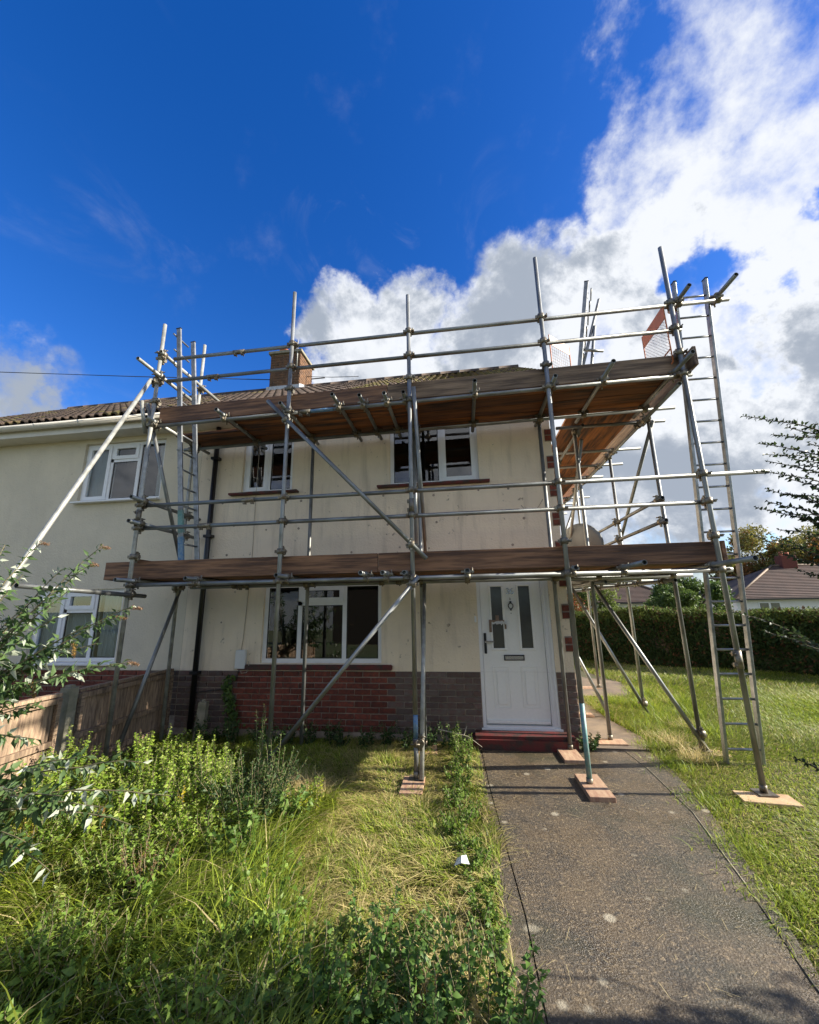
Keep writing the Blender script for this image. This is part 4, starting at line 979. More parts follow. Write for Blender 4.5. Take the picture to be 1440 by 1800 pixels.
# mown, half-dead lawn left of the path
x, y = field(-4.2, .14, .2, 5.55, 170000); k = ~on_path(x, y) & (x < .2); x, y = x[k], y[k]; n = len(x)
dry = np.clip(.72+.6*vnoise(x, y, 3.2, 1)+.45*vnoise(x, y, 11, 2), 0, 1)*np.clip((x+2.4)/1.2, .15, 1)
az = 2.2*vnoise(x, y, 2.5, 3)*math.pi+RNG.normal(0, .9, n)
isd = RNG.random(n) < dry*.7
clump = np.clip(1+.9*vnoise(x, y, 17, 71), .35, 2.0)
col = np.where(isd[:, None], colmix(n, GS, np.array([.44, .40, .13])), colmix(n, G1, G2)); h = RNG.uniform(.03, .09, n)*(1+.5*vnoise(x, y, 4, 8))*clump; lean = np.where(isd, RNG.uniform(1.2, 3.2, n), RNG.uniform(.3, 1.6, n))
parts.append(mk(x, y, h, lean, az, RNG.uniform(.004, .009, n), col*(RNG.uniform(.45, 1.35, n)[:, None])))
V, F, c_ = merge(parts); o = raw_mesh('lawn_grass', V, F, grassm, None, c_); o['kind'] = 'stuff'; o['label'] = 'short half-dry mown grass of the front garden beside the path'; o['category'] = 'grass'
# right lawn, sunlit near the path, thinning with distance
parts = []
for (x0, x1, y0, y1, n, hs_, w_) in ((1.3, 5.0, -.2, 5.6, 130000, .055, .006), (1.9, 7.5, 5.3, 9.2, 90000, .075, .009), (1.9, 13, 9.0, 14.0, 70000, .10, .014), (5, 12, 3.5, 9.0, 45000, .08, .012)):
    x, y = field(x0, x1, y0, y1, n); k = ~on_path(x, y) & ~inhouse(x, y); x, y = x[k], y[k]; n = len(x)
    dry = np.clip(.42+.5*vnoise(x, y, 1.6, 21)+.25*vnoise(x, y, 6, 22), 0, .8); isd = RNG.random(n) < dry*.6
    tall = np.clip(1+1.1*vnoise(x, y, 1.3, 23), .6, 2.4)*np.where((y > 5.6) & (y < 9) & (x < 4.2), 1.5, 1.0)
    col = np.where(isd[:, None], colmix(n, GS*.85, np.array([.42, .41, .12])), colmix(n, G1*1.05, G2*1.05))
    az = 1.8*vnoise(x, y, 1.2, 24)*math.pi+RNG.normal(0, .8, n)
    parts.append(mk(x, y, RNG.uniform(.5, 1.3, n)*hs_*tall, RNG.uniform(.4, 2.0, n), az, RNG.uniform(.7, 1.2, n)*w_, col*(RNG.uniform(.7, 1.25, n)[:, None])))
V, F, c_ = merge(parts); o = raw_mesh('right_lawn_grass', V, F, grassm, None, c_); o['kind'] = 'stuff'; o.name = 'side_lawn_grass'; o['label'] = 'green and straw coloured lawn right of the path in front of the hedge'; o['category'] = 'grass'
# lush long grass in the left foreground: combed tufts
parts = []; nt_ = 520
tx, ty = field(-4.1, -.35, 1.6, 3.75, nt_*3)
lim = -1.15+.75*np.clip((2.6-ty)/1.0, -.2, 1); k = (tx < lim+.25*vnoise(tx, ty, 5, 31)) & ~((tx < -1.6) & (ty > 3.4)); tx, ty = tx[k][:nt_], ty[k][:nt_]
for a, b_ in zip(tx, ty):
    nb = int(RNG.integers(35, 70)); r = RNG.normal(0, .05, (nb, 2)); baz = 2.0*float(vnoise(np.array([a]), np.array([b_]), 1.6, 33)[0])*math.pi-1.3
    H = RNG.uniform(.12, .42)*RNG.uniform(.45, 1.15, nb); yv = RNG.random(nb) < .10
    cc = colmix(nb, G1*.95, G2*1.1)*RNG.uniform(.45, 1.4, nb)[:, None]*RNG.uniform(.6, 1.2); cc = np.where(yv[:, None], GS*.9, cc)
    parts.append(mk(a+r[:, 0], b_+r[:, 1], H, RNG.uniform(.5, 1.7, nb), baz+RNG.normal(0, .75, nb), RNG.uniform(.005, .014, nb), cc, seg=4))
# longer clumps edging the path and lawn
for a, b_, hh in [(1.72, 3.0, .08), (1.8, 3.5, .1), (1.95, 4.2, .1), (2.05, 5.0, .12), (2.1, 5.5, .14), (2.3, 6.2, .22), (2.6, 6.6, .28), (2.9, 6.1, .25), (3.1, 6.9, .3), (2.7, 7.4, .3), (3.4, 7.6, .3), (2.3, 7.6, .25), (3.0, 8.2, .3)]*6:
    nb = 60; r = RNG.normal(0, .12, (nb, 2)); parts.append(mk(a+r[:, 0], b_+r[:, 1], hh*RNG.uniform(.5, 1.2, nb), RNG.uniform(.3, 1.4, nb), RNG.uniform(0, 6.28, nb), RNG.uniform(.004, .009, nb), colmix(nb, G1, G2*1.1), seg=3))
for a, b_ in [(-1.75, 3.95), (-1.62, 4.05), (-1.5, 3.9), (2.35, 5.2), (2.3, 5.65), (2.75, 6.3), (-.1, 2.15), (-.2, 2.25)]*5:
    nb = 40; r = RNG.normal(0, .09, (nb, 2)); parts.append(mk(a+r[:, 0], b_+r[:, 1], RNG.uniform(.1, .28, nb), RNG.uniform(.4, 1.6, nb), RNG.uniform(0, 6.28, nb), RNG.uniform(.003, .006, nb), colmix(nb, GS*1.2, GS*.8), seg=3))
V, F, c_ = merge(parts); o = raw_mesh('long_grass', V, F, grassm, None, c_); o['kind'] = 'stuff'; o['label'] = 'tall uncut grass flopping over in the left foreground and along the path edges'; o['category'] = 'grass'
# straw and cut stems scattered on path
n = 90; x, y = RNG.uniform(.2, 1.6, n), RNG.uniform(1.9, 5.2, n); a = RNG.uniform(0, 6.28, n); ln = RNG.uniform(.02, .10, n)
p0 = np.stack([x, y, np.full(n, .030)], 1); p1 = p0+np.stack([np.cos(a)*ln, np.sin(a)*ln, np.zeros(n)], 1); sd = np.stack([-np.sin(a), np.cos(a), np.zeros(n)], 1)*.0012
V = np.stack([p0-sd, p0+sd, p1+sd, p1-sd], 1).reshape(-1, 3); F = (np.arange(n)[:, None]*4+np.array([[0, 1, 2, 3]])); o = raw_mesh('straw_litter', V, F, straw); o['kind'] = 'stuff'; o['label'] = 'bits of dry straw scattered on the wet path'; o['category'] = 'straw'

def stems_leaves(base, tips, nseg, leaf_n, L_, Wd, c1, c2, stem_r=.004, droop=.3, upn=.5, start=.15, spread=1.0, two_tone=None):
    """branches from base to tips (arched), opposite leaves; returns leaf parts, stem curves"""
    lp, st = [], []
    for tip in tips:
        b0 = Vector(base(tip) if callable(base) else base); tip = Vector(tip); mid = (b0+tip)/2+Vector((0, 0, (tip-b0).length*.14))
        pts = []
        for q in range(nseg+1):
            t_ = q/nseg; pts.append(b0*(1-t_)**2+mid*2*t_*(1-t_)+tip*t_*t_+Vector((random.gauss(0, .004), random.gauss(0, .004), random.gauss(0, .004))))
        st.append(pts); nn_ = leaf_n
        ts = np.linspace(start, 1, nn_); A = np.array([list(p) for p in pts]); idx = ts*(nseg); i0 = np.minimum(idx.astype(int), nseg-1); fr = (idx-i0)[:, None]
        PP = A[i0]*(1-fr)+A[i0+1]*fr; TD = norm(A[i0+1]-A[i0])
        for s in (1, -1):
            sidev = norm(np.cross(TD, RNG.normal(0, .35, (nn_, 3))+np.array([[0, 0, 1.]])))*s
            tw = np.arange(nn_) % 2; up_ = np.cross(sidev, TD)*s
            d = norm(TD*.55+sidev*spread*np.where(tw, .9, .5)[:, None]+up_*np.where(tw, 0, .8)[:, None]*RNG.choice([-1, 1], nn_)[:, None]+RNG.normal(0, .2, (nn_, 3))+np.array([[0, 0, -droop]]))
            sz = (1-.55*ts**3)*RNG.uniform(.7, 1.15, nn_)
            nrm = RNG.normal(0, .5, (nn_, 3))+np.array([[0, 0, upn]])
            cc = colmix(nn_, np.array(c1), np.array(c2))
            if two_tone is not None:
                k = RNG.random(nn_) < two_tone[0]; cc = np.where(k[:, None], np.array(two_tone[1]), cc)
            lp.append(leaves(PP, d, nrm, L_*sz, Wd*sz, cc))
    return lp, st
def stem_mesh(name, curves, r, m_, parent):
    if name in ('branch', 'trunk', 'twig_stem', 'stem') and len(curves) > 1 and len(curves) < 60 and r > .0045:
        for c_ in curves: o_ = stem_mesh(name, [c_], r, m_, parent)
        return o_
    bm = bmesh.new()
    for pts in curves:
        n = len(pts)
        for i in range(n-1):
            a, b_ = pts[i], pts[i+1]
            if (b_-a).length < 1e-4: continue
            add_cyl(bm, frame_z(a, b_), (b_-a).length*1.02, r*(1-.75*i/n), 5, r*(1-.75*(i+1)/n), caps=False)
    return bmesh_obj(name, bm, m_, parent)
# buddleia at the left edge
bud = thing('buddleia_bush', 'arching buddleia with grey-green leaves and spent brown flower spikes at the left edge', 'bush')
root = Vector((-4.05, 2.55, 0)); tips = [atY(x, y, Y) for x, y, Y in [(178, 962, 2.95), (160, 992, 2.85), (232, 1068, 2.9), (225, 1165, 2.8), (205, 1085, 3.0), (70, 955, 2.8), (40, 1010, 2.7), (120, 1040, 2.75), (30, 1110, 2.75), (130, 1130, 2.8), (60, 1200, 2.7), (150, 1175, 2.9), (10, 960, 3.0), (20, 1230, 2.6), (170, 1130, 2.95), (100, 1085, 2.65), (50, 1060, 2.9), (90, 1140, 2.95), (25, 1170, 2.85), (110, 1000, 2.95), (65, 1240, 2.8), (-40, 900, 3.0), (-60, 1000, 2.8)]]
tips2 = [atY(x, y, Y) for x, y, Y in [(150, 1330, 2.5), (60, 1300, 2.45), (110, 1400, 2.4), (180, 1420, 2.5), (50, 1480, 2.35), (20, 1390, 2.3), (250, 1340, 2.6), (230, 1450, 2.45), (10, 1540, 2.3), (90, 1530, 2.3), (300, 1400, 2.7)]]
lp, st = stems_leaves(lambda t_: root+Vector((random.uniform(-.1, .1), random.uniform(-.1, .1), .7)) if t_[2] > .9 else root+Vector((.2, 0, .25)), tips+tips2, 12, 30, .135, .046, (.06, .115, .035), (.13, .20, .07), two_tone=(.17, (.50, .54, .42)), droop=.35, start=.25)
V, F, c_ = merge(lp)
# every leaf of the bush that shows largest is a part of its own, the rest one mass
LV = np.concatenate([p_[0].reshape(-1, 5, 3) for p_ in lp]); LC = np.concatenate([p_[2].reshape(-1, 5, 3) for p_ in lp])
order = np.argsort(np.linalg.norm(LV[:, 2]-np.array([[0, 0, CAM_H]]), axis=1)*.35-np.linalg.norm(LV[:, 2]-LV[:, 0], axis=1)*10); big, rest = order[:290], order[290:]
LF = np.array([[0, 1, 3], [3, 1, 2], [0, 4, 1], [4, 2, 1]])
for q in big:
    o_ = Vector(LV[q, 0].tolist()); raw_mesh('leaf', LV[q]-LV[q, 0], LF, leafm, bud, LC[q], mw=Matrix.Translation(o_))
k_ = np.arange(len(rest))[:, None, None]*5; o2 = raw_mesh('foliage', LV[rest].reshape(-1, 3), (k_+LF[None]).reshape(-1, 3), leafm, bud, LC[rest].reshape(-1, 3)); o2['kind'] = 'stuff'
stem_mesh('branch', st, .009, twig, bud)
stem_mesh('stem', [[root+Vector((.02*k, 0, 0)), root+Vector((.05*k, .03, .75))] for k in (-1, 0, 1)], .02, bark, bud)
for k, tp in enumerate(tips[:6]+[tips[9], tips[10], tips2[3]]):
    d = Vector((.9, 0, -.12)) if k < 6 else Vector((.2, 0, -1)); n = 150; tt = RNG.random(n); ln = .10 if k != 1 else .08
    PP = np.array([list(tp)])+np.array([list(d)])*(tt*ln)[:, None]+RNG.normal(0, 1, (n, 3))*(.010*(1-tt*.7))[:, None]
    V, F, c_ = leaves(PP, RNG.normal(0, 1, (n, 3)), RNG.normal(0, 1, (n, 3)), RNG.uniform(.008, .016, n), RNG.uniform(.004, .007, n), colmix(n, np.array([.22, .12, .06]), np.array([.38, .24, .14]) if k < 6 else np.array([.42, .26, .05]))); raw_mesh('flower_spike', V, F, leafm, bud, c_)
# nettles and leafy weeds along the fence, each a plant
def leafy_plant(name, label, cat, group, pos, h, r, nst, leaf_n, L_, Wd, c1, c2, tt=None, droop=.4, mm=leafm):
    o = thing(name, label, cat, group, pos); tp = [Vector((random.uniform(-r, r), random.uniform(-r, r), h*random.uniform(.7, 1.1))) for _ in range(nst)]
    lp, st = stems_leaves(lambda t_: Vector((t_[0]*.35, t_[1]*.35, 0)), tp, 6, leaf_n, L_, Wd, c1, c2, droop=droop, two_tone=tt)
    V, F, c_ = merge(lp); raw_mesh('foliage', V, F, mm, o, c_); o2 = stem_mesh('stem', st, .004, twig, o); o2['kind'] = 'stuff'; return o
r_ = random.Random(21); spots = []
for (x, y) in [(235, 1380), (285, 1370), (330, 1355), (180, 1370), (140, 1400), (260, 1430), (310, 1420), (215, 1440), (360, 1400), (150, 1450), (290, 1330), (120, 1340), (200, 1335), (75, 1370), (60, 1420), (330, 1460), (380, 1350), (240, 1345), (100, 1300)]:
    p = atZ(x, y+55, .0); spots.append(p)
for i, p in enumerate(spots):
    leafy_plant('nettle_plant', 'bushy yellow-green nettle in the sunlit weed patch by the fence', 'weed', 'nettles by the fence', (p.x, p.y, 0), .34+.10*(i % 3), .18, 17, 23, .046, .028, (.18, .30, .03), (.32, .40, .06), (.12, (.42, .46, .14)))  # lighter leaf colours carry the sunlight, compared with the bottom-centre nettles
# shrub in the middle of the left garden
mp_ = atZ(440, 1470, 0)
leafy_plant('garden_shrub', 'dark glossy shrub with light upright shoot tips in the middle of the left garden', 'shrub', None, (mp_.x, mp_.y, 0), .50, .34, 42, 22, .055, .017, (.028, .062, .018), (.06, .11, .03), (.15, (.16, .22, .07)), droop=-.2)
for (x, y, hh, lb) in [(405, 1420, .62, 'leafy upright shoots just left of the dark garden shrub'), (480, 1405, .60, 'leafy upright shoots by the low end of the long diagonal tube'), (360, 1395, .5, 'leafy shoots between the nettles and the dark garden shrub'), (455, 1350, .7, 'tallest leafy shoots behind the dark shrub toward the brick wall'), (330, 1380, .35, 'shortest leafy shoots at the right border of the nettles')]:
    p = atZ(x, y+40, 0); leafy_plant('shoot_plant', lb, 'weed', 'leafy shoots near the shrub', (p.x, p.y, 0), hh, .13, 7, 20, .05, .014, (.07, .14, .03), (.14, .22, .05), (.2, (.22, .30, .10)), droop=-.3)
for (x, y, lb) in [(505, 1440, 'broad pale green leafed weed beside the yellow flowers'), (430, 1500, 'broad leafed weed low in front of the dark shrub')]:
    p = atZ(x, y+30, 0); leafy_plant('broadleaf_weed', lb, 'weed', None, (p.x, p.y, 0), .34, .2, 12, 12, .075, .045, (.10, .19, .035), (.19, .28, .06))
p = atZ(535, 1460, 0); o = leafy_plant('goldenrod_plant', 'weed with bright yellow-green tips beside the dark shrub', 'weed', 'yellow tipped weeds', (p.x, p.y, 0), .30, .22, 16, 18, .030, .014, (.32, .38, .03), (.48, .48, .03), droop=-.1)
p = atZ(306, 1480, 0); leafy_plant('goldenrod_plant', 'small clump of yellow flowers among the nettles', 'weed', 'yellow tipped weeds', (p.x, p.y, 0), .42, .04, 5, 12, .028, .016, (.60, .48, .02), (.75, .60, .03))
p = atZ(30, 1560, 0); leafy_plant('goldenrod_plant', 'spent ochre flower clump at the lower left edge', 'weed', 'yellow tipped weeds', (p.x, p.y, 0), .42, .06, 6, 14, .03, .014, (.38, .30, .05), (.50, .36, .06))
p = atZ(250, 1590, 0); leafy_plant('dead_weed', 'reddish brown dead weed heads above the long grass', 'weed', None, (p.x, p.y, 0), .36, .14, 12, 16, .022, .010, (.20, .10, .05), (.30, .17, .08), mm=leafm)
# bottom-centre weeds, the shade mixed into a darker leaf green
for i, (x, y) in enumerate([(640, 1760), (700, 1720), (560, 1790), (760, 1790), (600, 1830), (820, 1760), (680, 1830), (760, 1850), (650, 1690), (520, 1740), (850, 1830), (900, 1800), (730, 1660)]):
    p = atZ(x, y+40, 0); leafy_plant('nettle_plant', 'nettle with shade painted into its dull green at the bottom centre of the garden', 'weed', 'shaded nettles near the viewer', (p.x, p.y, 0), .22+.06*(i % 3), .15, 9, 12, .050, .028, (.07, .15, .03), (.14, .24, .05))
rw = random.Random(77); kinds = [('bramble_plant', 'sprawling broad-leaved weed among the long grass of the left garden', .22, .20, 15, 11, .060, .036, (.09, .18, .025), (.24, .34, .06), .45),
    ('mixed_weed', 'fine-leaved bright green weed among the long grass of the left garden', .26, .17, 15, 16, .042, .020, (.12, .22, .03), (.26, .35, .06), .1), ('mixed_weed', 'pale leafy weed seedling clump in the sunlit left garden', .20, .16, 12, 13, .055, .026, (.16, .24, .05), (.32, .38, .10), .3)]
for i in range(62):
    a, b_ = rw.uniform(-3.5, -.75), rw.uniform(1.75, 3.6)
    if a > -1.35 and b_ > 2.6: continue
    nm, lb, h_, r2, ns, ln_, L_, W2, c1, c2, dr_ = kinds[i % 3]; sc2 = rw.uniform(.65, 1.35)
    leafy_plant(nm, lb, 'weed', {'b': 'broad weeds in the long grass', 'm': 'small weeds in the long grass'}[nm[0]], (a, b_, 0), h_*sc2, r2*rw.uniform(.8, 1.4), ns, ln_, L_*rw.uniform(.8, 1.2), W2, c1, c2, droop=dr_)
ORD = ['first', 'second', 'third', 'fourth', 'fifth', 'sixth', 'seventh', 'eighth', 'ninth', 'tenth', 'eleventh', 'twelfth', 'thirteenth', 'fourteenth', 'fifteenth', 'sixteenth']
# low leafy plants in the strip below the wall and along the lawn edge
for i, x in enumerate(np.arange(-3.55, -.05, .25)):
    leafy_plant('border_plant', ORD[i]+' dark green low plant from the black downpipe along the brick wall base', 'plant', 'plants along the wall base', (float(x)+random.uniform(-.06, .06), 5.36+random.uniform(-.1, .05), 0), random.uniform(.16, .32), .15, 9, 11, .05, .03, (.030, .065, .018), (.07, .13, .035))
for i in range(16):
    yy = 5.3-.2*i; xx = float(np.interp(yy, [1.5, 2.71, 4.2, 5.44], [.1, .08, -.08, -.12]))
    leafy_plant('edging_weed', ORD[i]+' green weed from the red doorstep along the left edge of the path', 'weed', 'weeds along the path edge', (xx-random.uniform(.02, .16), yy, 0), random.uniform(.07, .17) if i > 2 else .28, .13, 9, 11, .04, .022, (.09, .17, .025), (.20, .29, .05))
leafy_plant('corner_plant', 'small bushy weed between the doorstep and the side path', 'weed', None, (1.32, 5.42, 0), .20, .15, 16, 12, .045, .028, (.04, .09, .025), (.10, .16, .04))
# ivy on the wall
iv = thing('ivy_plant', 'small ivy creeping up the brick left of the ground floor window', 'plant', loc=(-3.3, FY-.03, 0)); n = 260
z = RNG.uniform(0, 1, n)**1.2*.78; xx = RNG.normal(0, .05, n)*(1.3-z)+.05*np.sin(z*7)
V, F, c_ = leaves(np.stack([xx, -RNG.uniform(0, .05, n), z], 1), RNG.normal(0, .6, (n, 3))+np.array([[0, -.4, -.3]]), np.tile([[0, -1., .3]], (n, 1))+RNG.normal(0, .3, (n, 3)), RNG.uniform(.04, .07, n), RNG.uniform(.035, .055, n), colmix(n, np.array([.035, .08, .02]), np.array([.13, .2, .04]))); raw_mesh('foliage', V, F, leafm, iv, c_)
stem_mesh('stem', [[Vector((0, 0, 0)), Vector((.04, -.01, .3)), Vector((0, -.01, .75))]], .006, bark, iv)
# dead twigs by the step, white litter
o = thing('dead_twig', 'bare pale twig sticking out of the plants beside the doorstep', 'twig', loc=(-.12, 5.2, .12)); stem_mesh('twig_stem', [[Vector((-.3, 0, .14)), Vector((-.05, -.02, .10)), Vector((.05, -.03, .08)), Vector((.20, -.05, -.02))], [Vector((.0, -.02, .09)), Vector((.04, 0, .18))], [Vector((-.1, -.1, -.05)), Vector((.06, -.1, -.12))]], .006, cablew, o)
bm = bmesh.new(); q = atZ(812, 1520, .07); pts = [(-.05, -.02, .0), (.0, -.04, .03), (.05, -.01, .01), (.03, .03, .04), (-.03, .03, .02), (0, 0, .05)]
v = [bm.verts.new(p) for p in pts]
for t_ in ((0, 1, 5), (1, 2, 5), (2, 3, 5), (3, 4, 5), (4, 0, 5)): bm.faces.new([v[i] for i in t_])
tag(bmesh_obj('litter', bm, litterm, None, Matrix.Translation(q)), 'crumpled white scrap of litter lying on the grass left of the path', 'litter')

# right-hand shrub whose branches reach into the frame and shade the path
rs = thing('cotoneaster_shrub', 'tall dark small-leaved shrub reaching into the right edge of the picture', 'shrub')
root = Vector((4.35, 2.35, 0)); T1 = [atY(x, y, Y) for x, y, Y in [(a_, b__, c__*.70) for a_, b__, c__ in [(1308, 730, 3.3), (1335, 782, 3.2), (1385, 752, 3.3), (1328, 828, 3.2), (1352, 812, 3.1), (1330, 895, 3.2), (1370, 930, 3.2), (1322, 940, 3.3), (1360, 945, 3.4), (1345, 860, 3.3), (1400, 870, 3.1), (1420, 780, 3.2), (1400, 1000, 3.3), (1290, 1072, 3.6), (1340, 1110, 3.4), (1392, 1330, 3.2), (1420, 910, 3.0), (1430, 960, 3.0), (1415, 830, 3.0), (1380, 900, 3.0), (1360, 765, 3.0), (1375, 800, 3.1), (1345, 800, 3.4), (1390, 840, 3.0), (1350, 880, 3.0), (1395, 905, 3.2), (1405, 935, 3.3), (1370, 975, 3.1), (1420, 1010, 3.0), (1375, 1120, 3.0), (1435, 860, 3.1), (1430, 745, 3.2), (1400, 820, 3.3), (1385, 870, 3.4)]]]
lp, st = stems_leaves(lambda t_: Vector((t_[0]+random.uniform(.7, .95), t_[1]-random.uniform(.0, .35), max(.3, t_[2]-random.uniform(.45, .75)))), T1, 14, 56, .043, .025, (.020, .035, .014), (.05, .075, .025), droop=-.1, start=.25)
V, F, c_ = merge(lp); raw_mesh('foliage', V, F, leafm, rs, c_); stem_mesh('branch', st, .006, bark, rs)
for c_ in st:
    b0 = Vector((4.15, 1.5, max(.2, c_[0].z*.55))); mid = (b0+c_[0])/2+Vector((0, 0, .12)); stem_mesh('limb', [[b0*(1-t_)**2+mid*2*t_*(1-t_)+c_[0]*t_*t_ for t_ in (0, .25, .5, .75, 1)]], .009, bark, rs)
n = 26000; ph = RNG.normal(0, 1, (n, 3)); ph = norm(ph)*(RNG.random(n)**.4)[:, None]
PP = ph*np.array([[1.0, 1.15, 1.2]])+np.array([[4.6, 1.62, 1.40]]); PP = PP+.12*np.sin(PP*7)
k = (PP[:, 2] > .1) & (PP[:, 0] > .86*PP[:, 1]+.35)
PP = PP[k]; n = len(PP)
V, F, c_ = leaves(PP, RNG.normal(0, 1, (n, 3)), RNG.normal(0, 1, (n, 3)), RNG.uniform(.05, .10, n), RNG.uniform(.03, .06, n), colmix(n, np.array([.025, .05, .018]), np.array([.05, .08, .025]))); raw_mesh('foliage', V, F, leafm, rs, c_)
stem_mesh('trunk', [[root+Vector((.15*k, 0, 0)), root+Vector((.2*k, .1, 1.2)), root+Vector((.45*k, .1, 2.6))] for k in (-1, 0, 1, 2)], .03, bark, rs)

# hedge along the back of the right lawn
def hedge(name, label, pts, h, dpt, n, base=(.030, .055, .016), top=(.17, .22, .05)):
    o = thing(name, label, 'hedge'); pts = [Vector((*p, 0)) for p in pts]
    bm = bmesh.new(); fr, bk = [], []
    nrm = (pts[-1]-pts[0]).normalized().cross(Vector((0, 0, 1))); nrm = nrm if nrm.y > 0 else -nrm
    for p in pts: fr.append(p+nrm*.12); bk.append(p+nrm*(dpt-.12))
    poly = [(p.x, p.y) for p in fr]+[(p.x, p.y) for p in bk[::-1]]; prism(bm, poly, 0, h-.10); bmesh_obj('inner_twigs', bm, bark, o)
    segs = [(pts[i], pts[i+1]) for i in range(len(pts)-1)]; tot = sum((b_-a).length for a, b_ in segs); Ps, Cs, Ns = [], [], []
    for a, b_ in segs:
        m_ = int(n*(b_-a).length/tot); t_ = RNG.random(m_)[:, None]; base_ = np.array([list(a)])*(1-t_)+np.array([list(b_)])*t_
        u = RNG.random(m_)*(h+dpt*.8); face = u < h; wob = .16*vnoise(base_[:, 0]*1.0, u, 4, 41)
        zz = np.where(face, u, h+.14*vnoise(base_[:, 0], base_[:, 1], 3, 43)+.10*RNG.random(m_)**4); inn = np.where(face, wob+RNG.uniform(-.03, .13, m_), (u-h))
        zz = zz-np.where(face, 0, RNG.uniform(0, .10, m_))-np.where(face & (u > h-.15), (u-h+.15)*.3, 0)
        Pp = base_+np.array([list(nrm)])*inn[:, None]; Pp[:, 2] = zz; Ps.append(Pp)
        Nf = np.where(face[:, None], -np.array([list(nrm)]), np.array([[0, 0, 1.]])); Ns.append(Nf+RNG.normal(0, .6, (m_, 3)))
        tcol = np.clip((zz-h+.25)/.25, 0, 1)*RNG.uniform(.3, 1, m_); Cs.append(np.array(base)*(1-tcol[:, None])+np.array(top)*tcol[:, None])  # sunlit top and shaded face painted into the leaf colour by height
    Pp, Nn_, Cc = np.concatenate(Ps), np.concatenate(Ns), np.concatenate(Cs); m_ = len(Pp)
    Cc = np.where((RNG.random(m_) < .12)[:, None], np.array([[.10, .055, .03]]), Cc)
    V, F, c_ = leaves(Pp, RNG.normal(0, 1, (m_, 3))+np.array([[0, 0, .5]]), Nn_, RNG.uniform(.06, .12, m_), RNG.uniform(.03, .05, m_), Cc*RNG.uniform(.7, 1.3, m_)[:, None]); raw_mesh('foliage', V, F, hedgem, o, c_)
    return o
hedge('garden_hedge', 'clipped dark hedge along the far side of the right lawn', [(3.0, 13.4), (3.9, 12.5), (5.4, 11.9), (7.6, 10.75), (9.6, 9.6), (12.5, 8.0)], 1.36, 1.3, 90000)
def tree(name, label, cat, pos, h, crown, n, L_, c1, c2, trunk=.12, group=None, clumps=26, gap=.5, c3=None):
    o = thing(name, label, cat, group, pos); r_ = np.random.default_rng(int(abs(pos[0]*100)+h*10)); cx, cy, cz = crown
    cen = norm(r_.normal(0, 1, (clumps, 3)))*(r_.uniform(.35, 1, clumps)[:, None])*np.array([[cx, cy, cz]])+np.array([[0, 0, h-cz]])
    cr = r_.uniform(.22, .42, clumps)*min(cx, cz)
    pk = r_.integers(0, clumps, n); Pp = cen[pk]+norm(r_.normal(0, 1, (n, 3)))*(cr[pk]*r_.random(n)**.45)[:, None]; Pp = Pp[Pp[:, 2] > .05]; n = len(Pp); pk = pk[:n]
    cc = np.array(c1)+(np.array(c2)-np.array(c1))*np.clip(r_.random(n)*.6+.4*r_.random(clumps)[pk], 0, 1)[:, None]
    if c3 is not None: kk = r_.random(clumps)[pk] < .35; cc = np.where(kk[:, None], np.array(c3), cc)
    V, F, c_ = leaves(Pp, r_.normal(0, 1, (n, 3)), r_.normal(0, 1, (n, 3)), r_.uniform(.6, 1.2, n)*L_, r_.uniform(.35, .7, n)*L_, cc*r_.uniform(.7, 1.3, n)[:, None]); raw_mesh('crown', V, F, leafm, o, c_)
    lim = [[Vector((0, 0, 0)), Vector((.02, 0, (h-cz)*.6)), Vector((0, 0, h-cz))]]+[[Vector((0, 0, (h-cz)*.6)), Vector(list((c*.5+np.array([0, 0, (h-cz)*.5])).tolist())), Vector(c.tolist())] for c in cen[:14]]
    stem_mesh('trunk', lim[:1], trunk, bark, o); stem_mesh('limb', lim[1:], trunk*.4, bark, o); return o
tree('apple_tree', 'round green bush-like tree behind the hedge, left of the ladder', 'tree', (8.9, 18.0, 0), 2.95, (1.35, 1.3, 1.2), 16000, .12, (.05, .10, .02), (.12, .17, .04))
tree('hedge_shrub', 'untidy green shrub bulging over the hedge top at the far right', 'bush', (15.2, 15.0, 0), 2.15, (1.9, 1.0, .85), 9000, .13, (.06, .11, .03), (.17, .21, .05))
tree('lilac_bush', 'smaller green bush beside the round tree behind the hedge', 'bush', (7.4, 16.5, 0), 2.2, (.9, .9, .9), 8000, .11, (.05, .095, .02), (.13, .18, .04))
tree('autumn_tree', 'tall thin-leaved tree turning brown behind the far bungalow', 'tree', (26.0, 38.0, 0), 7.7, (6.0, 4, 3.2), 30000, .26, (.10, .12, .03), (.24, .20, .05), .2, clumps=60, c3=(.30, .14, .04))
tree('autumn_tree', 'darker half of the autumn trees at the right edge of the picture', 'tree', (33.0, 37.0, 0), 7.3, (5, 4, 3.2), 20000, .26, (.08, .10, .03), (.22, .17, .05), .2, clumps=50, c3=(.33, .13, .04))
tree('red_leaved_bush', 'red and bronze leaved bush at the end of the side path', 'bush', (3.3, 14.6, 0), 2.6, (.9, .8, 1.25), 9000, .10, (.15, .045, .025), (.10, .13, .03), .05, c3=(.25, .07, .03))
tree('willow_bush', 'feathery light green bush rising behind the side path', 'bush', (4.6, 16.0, 0), 3.0, (1.0, .8, 1.4), 7000, .11, (.09, .14, .03), (.2, .24, .06), .05)

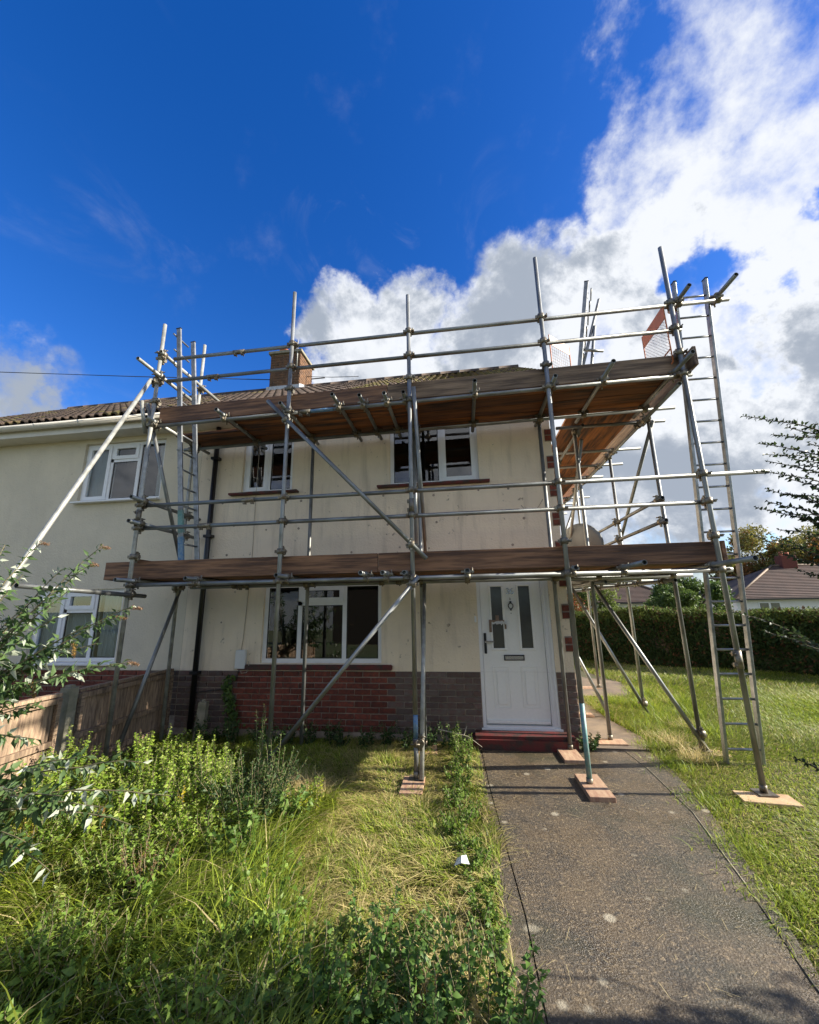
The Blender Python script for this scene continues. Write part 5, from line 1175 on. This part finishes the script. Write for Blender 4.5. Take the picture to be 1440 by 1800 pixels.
# ------------------------------------------------------------------ far houses
def hip_house(label, x0, x1, y0, y1, zw, zr, hipl, chx=None, wins=(), hipr=None):
    o = thing('bungalow', label, 'house', 'houses beyond the hedge')
    hipr = hipl if hipr is None else hipr
    box('wall', (x0, y0, 0), (x1, y1, zw), whitew, o)
    bm = bmesh.new(); e = .4; ym = (y0+y1)/2; a = [bm.verts.new(p) for p in ((x0-e, y0-e, zw-.1), (x1+e, y0-e, zw-.1), (x1+e, y1+e, zw-.1), (x0-e, y1+e, zw-.1))]; r0, r1 = bm.verts.new((x0+hipl, ym, zr)), bm.verts.new((x1-hipr, ym, zr))
    for q in ((a[0], a[1], r1, r0), (a[1], a[2], r1), (a[2], a[3], r0, r1), (a[3], a[0], r0), (a[3], a[2], a[1], a[0])): bm.faces.new(q)
    rf = bmesh_obj('roof', bm, tile_far, o)
    # tile courses as ribs across the front slope
    nrow = 22; bm = bmesh.new(); A0, A1 = Vector((x0-e, y0-e, zw-.1)), Vector((x1+e, y0-e, zw-.1)); B0, B1 = Vector((x0+hipl, ym, zr)), Vector((x1-hipr, ym, zr))
    nrm = (A1-A0).cross(B0-A0).normalized()
    for j in range(nrow):
        t0 = j/nrow; t1 = (j+1)/nrow; p = [A0.lerp(B0, t0)+nrm*.05, A1.lerp(B1, t0)+nrm*.05, A1.lerp(B1, t1)+nrm*.01, A0.lerp(B0, t1)+nrm*.01]; lo = [A0.lerp(B0, t0)+nrm*.005, A1.lerp(B1, t0)+nrm*.005]
        v = [bm.verts.new(q) for q in p]; l_ = [bm.verts.new(q) for q in lo]; bm.faces.new(v); bm.faces.new((l_[0], l_[1], v[1], v[0]))
    oo = bmesh_obj('tile_courses', bm, tile_far, rf)
    for (p, q) in ((A0, B0), (A1, B1), (B0, B1)): pipe_curve('hip_tile', [p+nrm*.06, q+nrm*.06], .07, board_g, rf, 6)
    if chx is not None:
        c_ = box('chimney', (chx, ym-.4, zr-.8), (chx+1.0, ym+.3, zr+.75), brick_r, o, .02); 
        tube('chimney_pot', Vector((chx+.3, ym, zr+.75))-Vector(c_.location), Vector((chx+.3, ym, zr+1.05))-Vector(c_.location), terra, c_, .12, False, 10); tube('chimney_pot', Vector((chx+.7, ym, zr+.75))-Vector(c_.location), Vector((chx+.7, ym, zr+1.0))-Vector(c_.location), terra, c_, .12, False, 10)
    for (a0, a1, c0, c1) in wins:
        w = box('window', (a0, y0-.03, c0), (a1, y0+.02, c1), upvc, o); nn_ = 2 if a1-a0 < 1.6 else 3; ww = (a1-a0)/nn_
        for k in range(nn_): box('pane', (a0+k*ww+.07, y0-.045, c0+.07), (a0+(k+1)*ww-.07, y0-.031, c1-.07), frost, w, rel=Vector(w.location))
    box('gutter', (x0-e, y0-e-.08, zw-.12), (x1+e, y0-e, zw-.02), blackp, o)
    return o
hip_house('white bungalow with brown hipped roof and brick chimney at the right edge behind the hedge', 17.6, 29.0, 30.0, 37.0, 1.75, 4.05, 4.9, 23.0, [(18.9, 20.2, .75, 1.5), (23, 25, .75, 1.5)], 3.5)
hip_house('white house with red-brown roof glimpsed between the scaffold tubes beyond the hedge', 7.5, 14.3, 30.0, 36.0, 1.65, 3.5, 3.2, None, [(9.5, 10.3, .7, 1.45), (11.4, 12.3, .7, 1.45)])

# ------------------------------------------------------------------ the street side behind the viewer (seen in the windows)
hedge('street_hedge', 'dark street hedge behind the viewer, seen reflected in the ground floor window', [(-6.2, -8.0), (-5.5, -8.0), (2, -8.0), (12, -8.0)], 2.6, 1.0, 30000)
hip_house('pale house across the street behind the viewer, mirrored in the windows', -22, -8, -26, -18, 5.0, 7.5, 3.5, None, [])
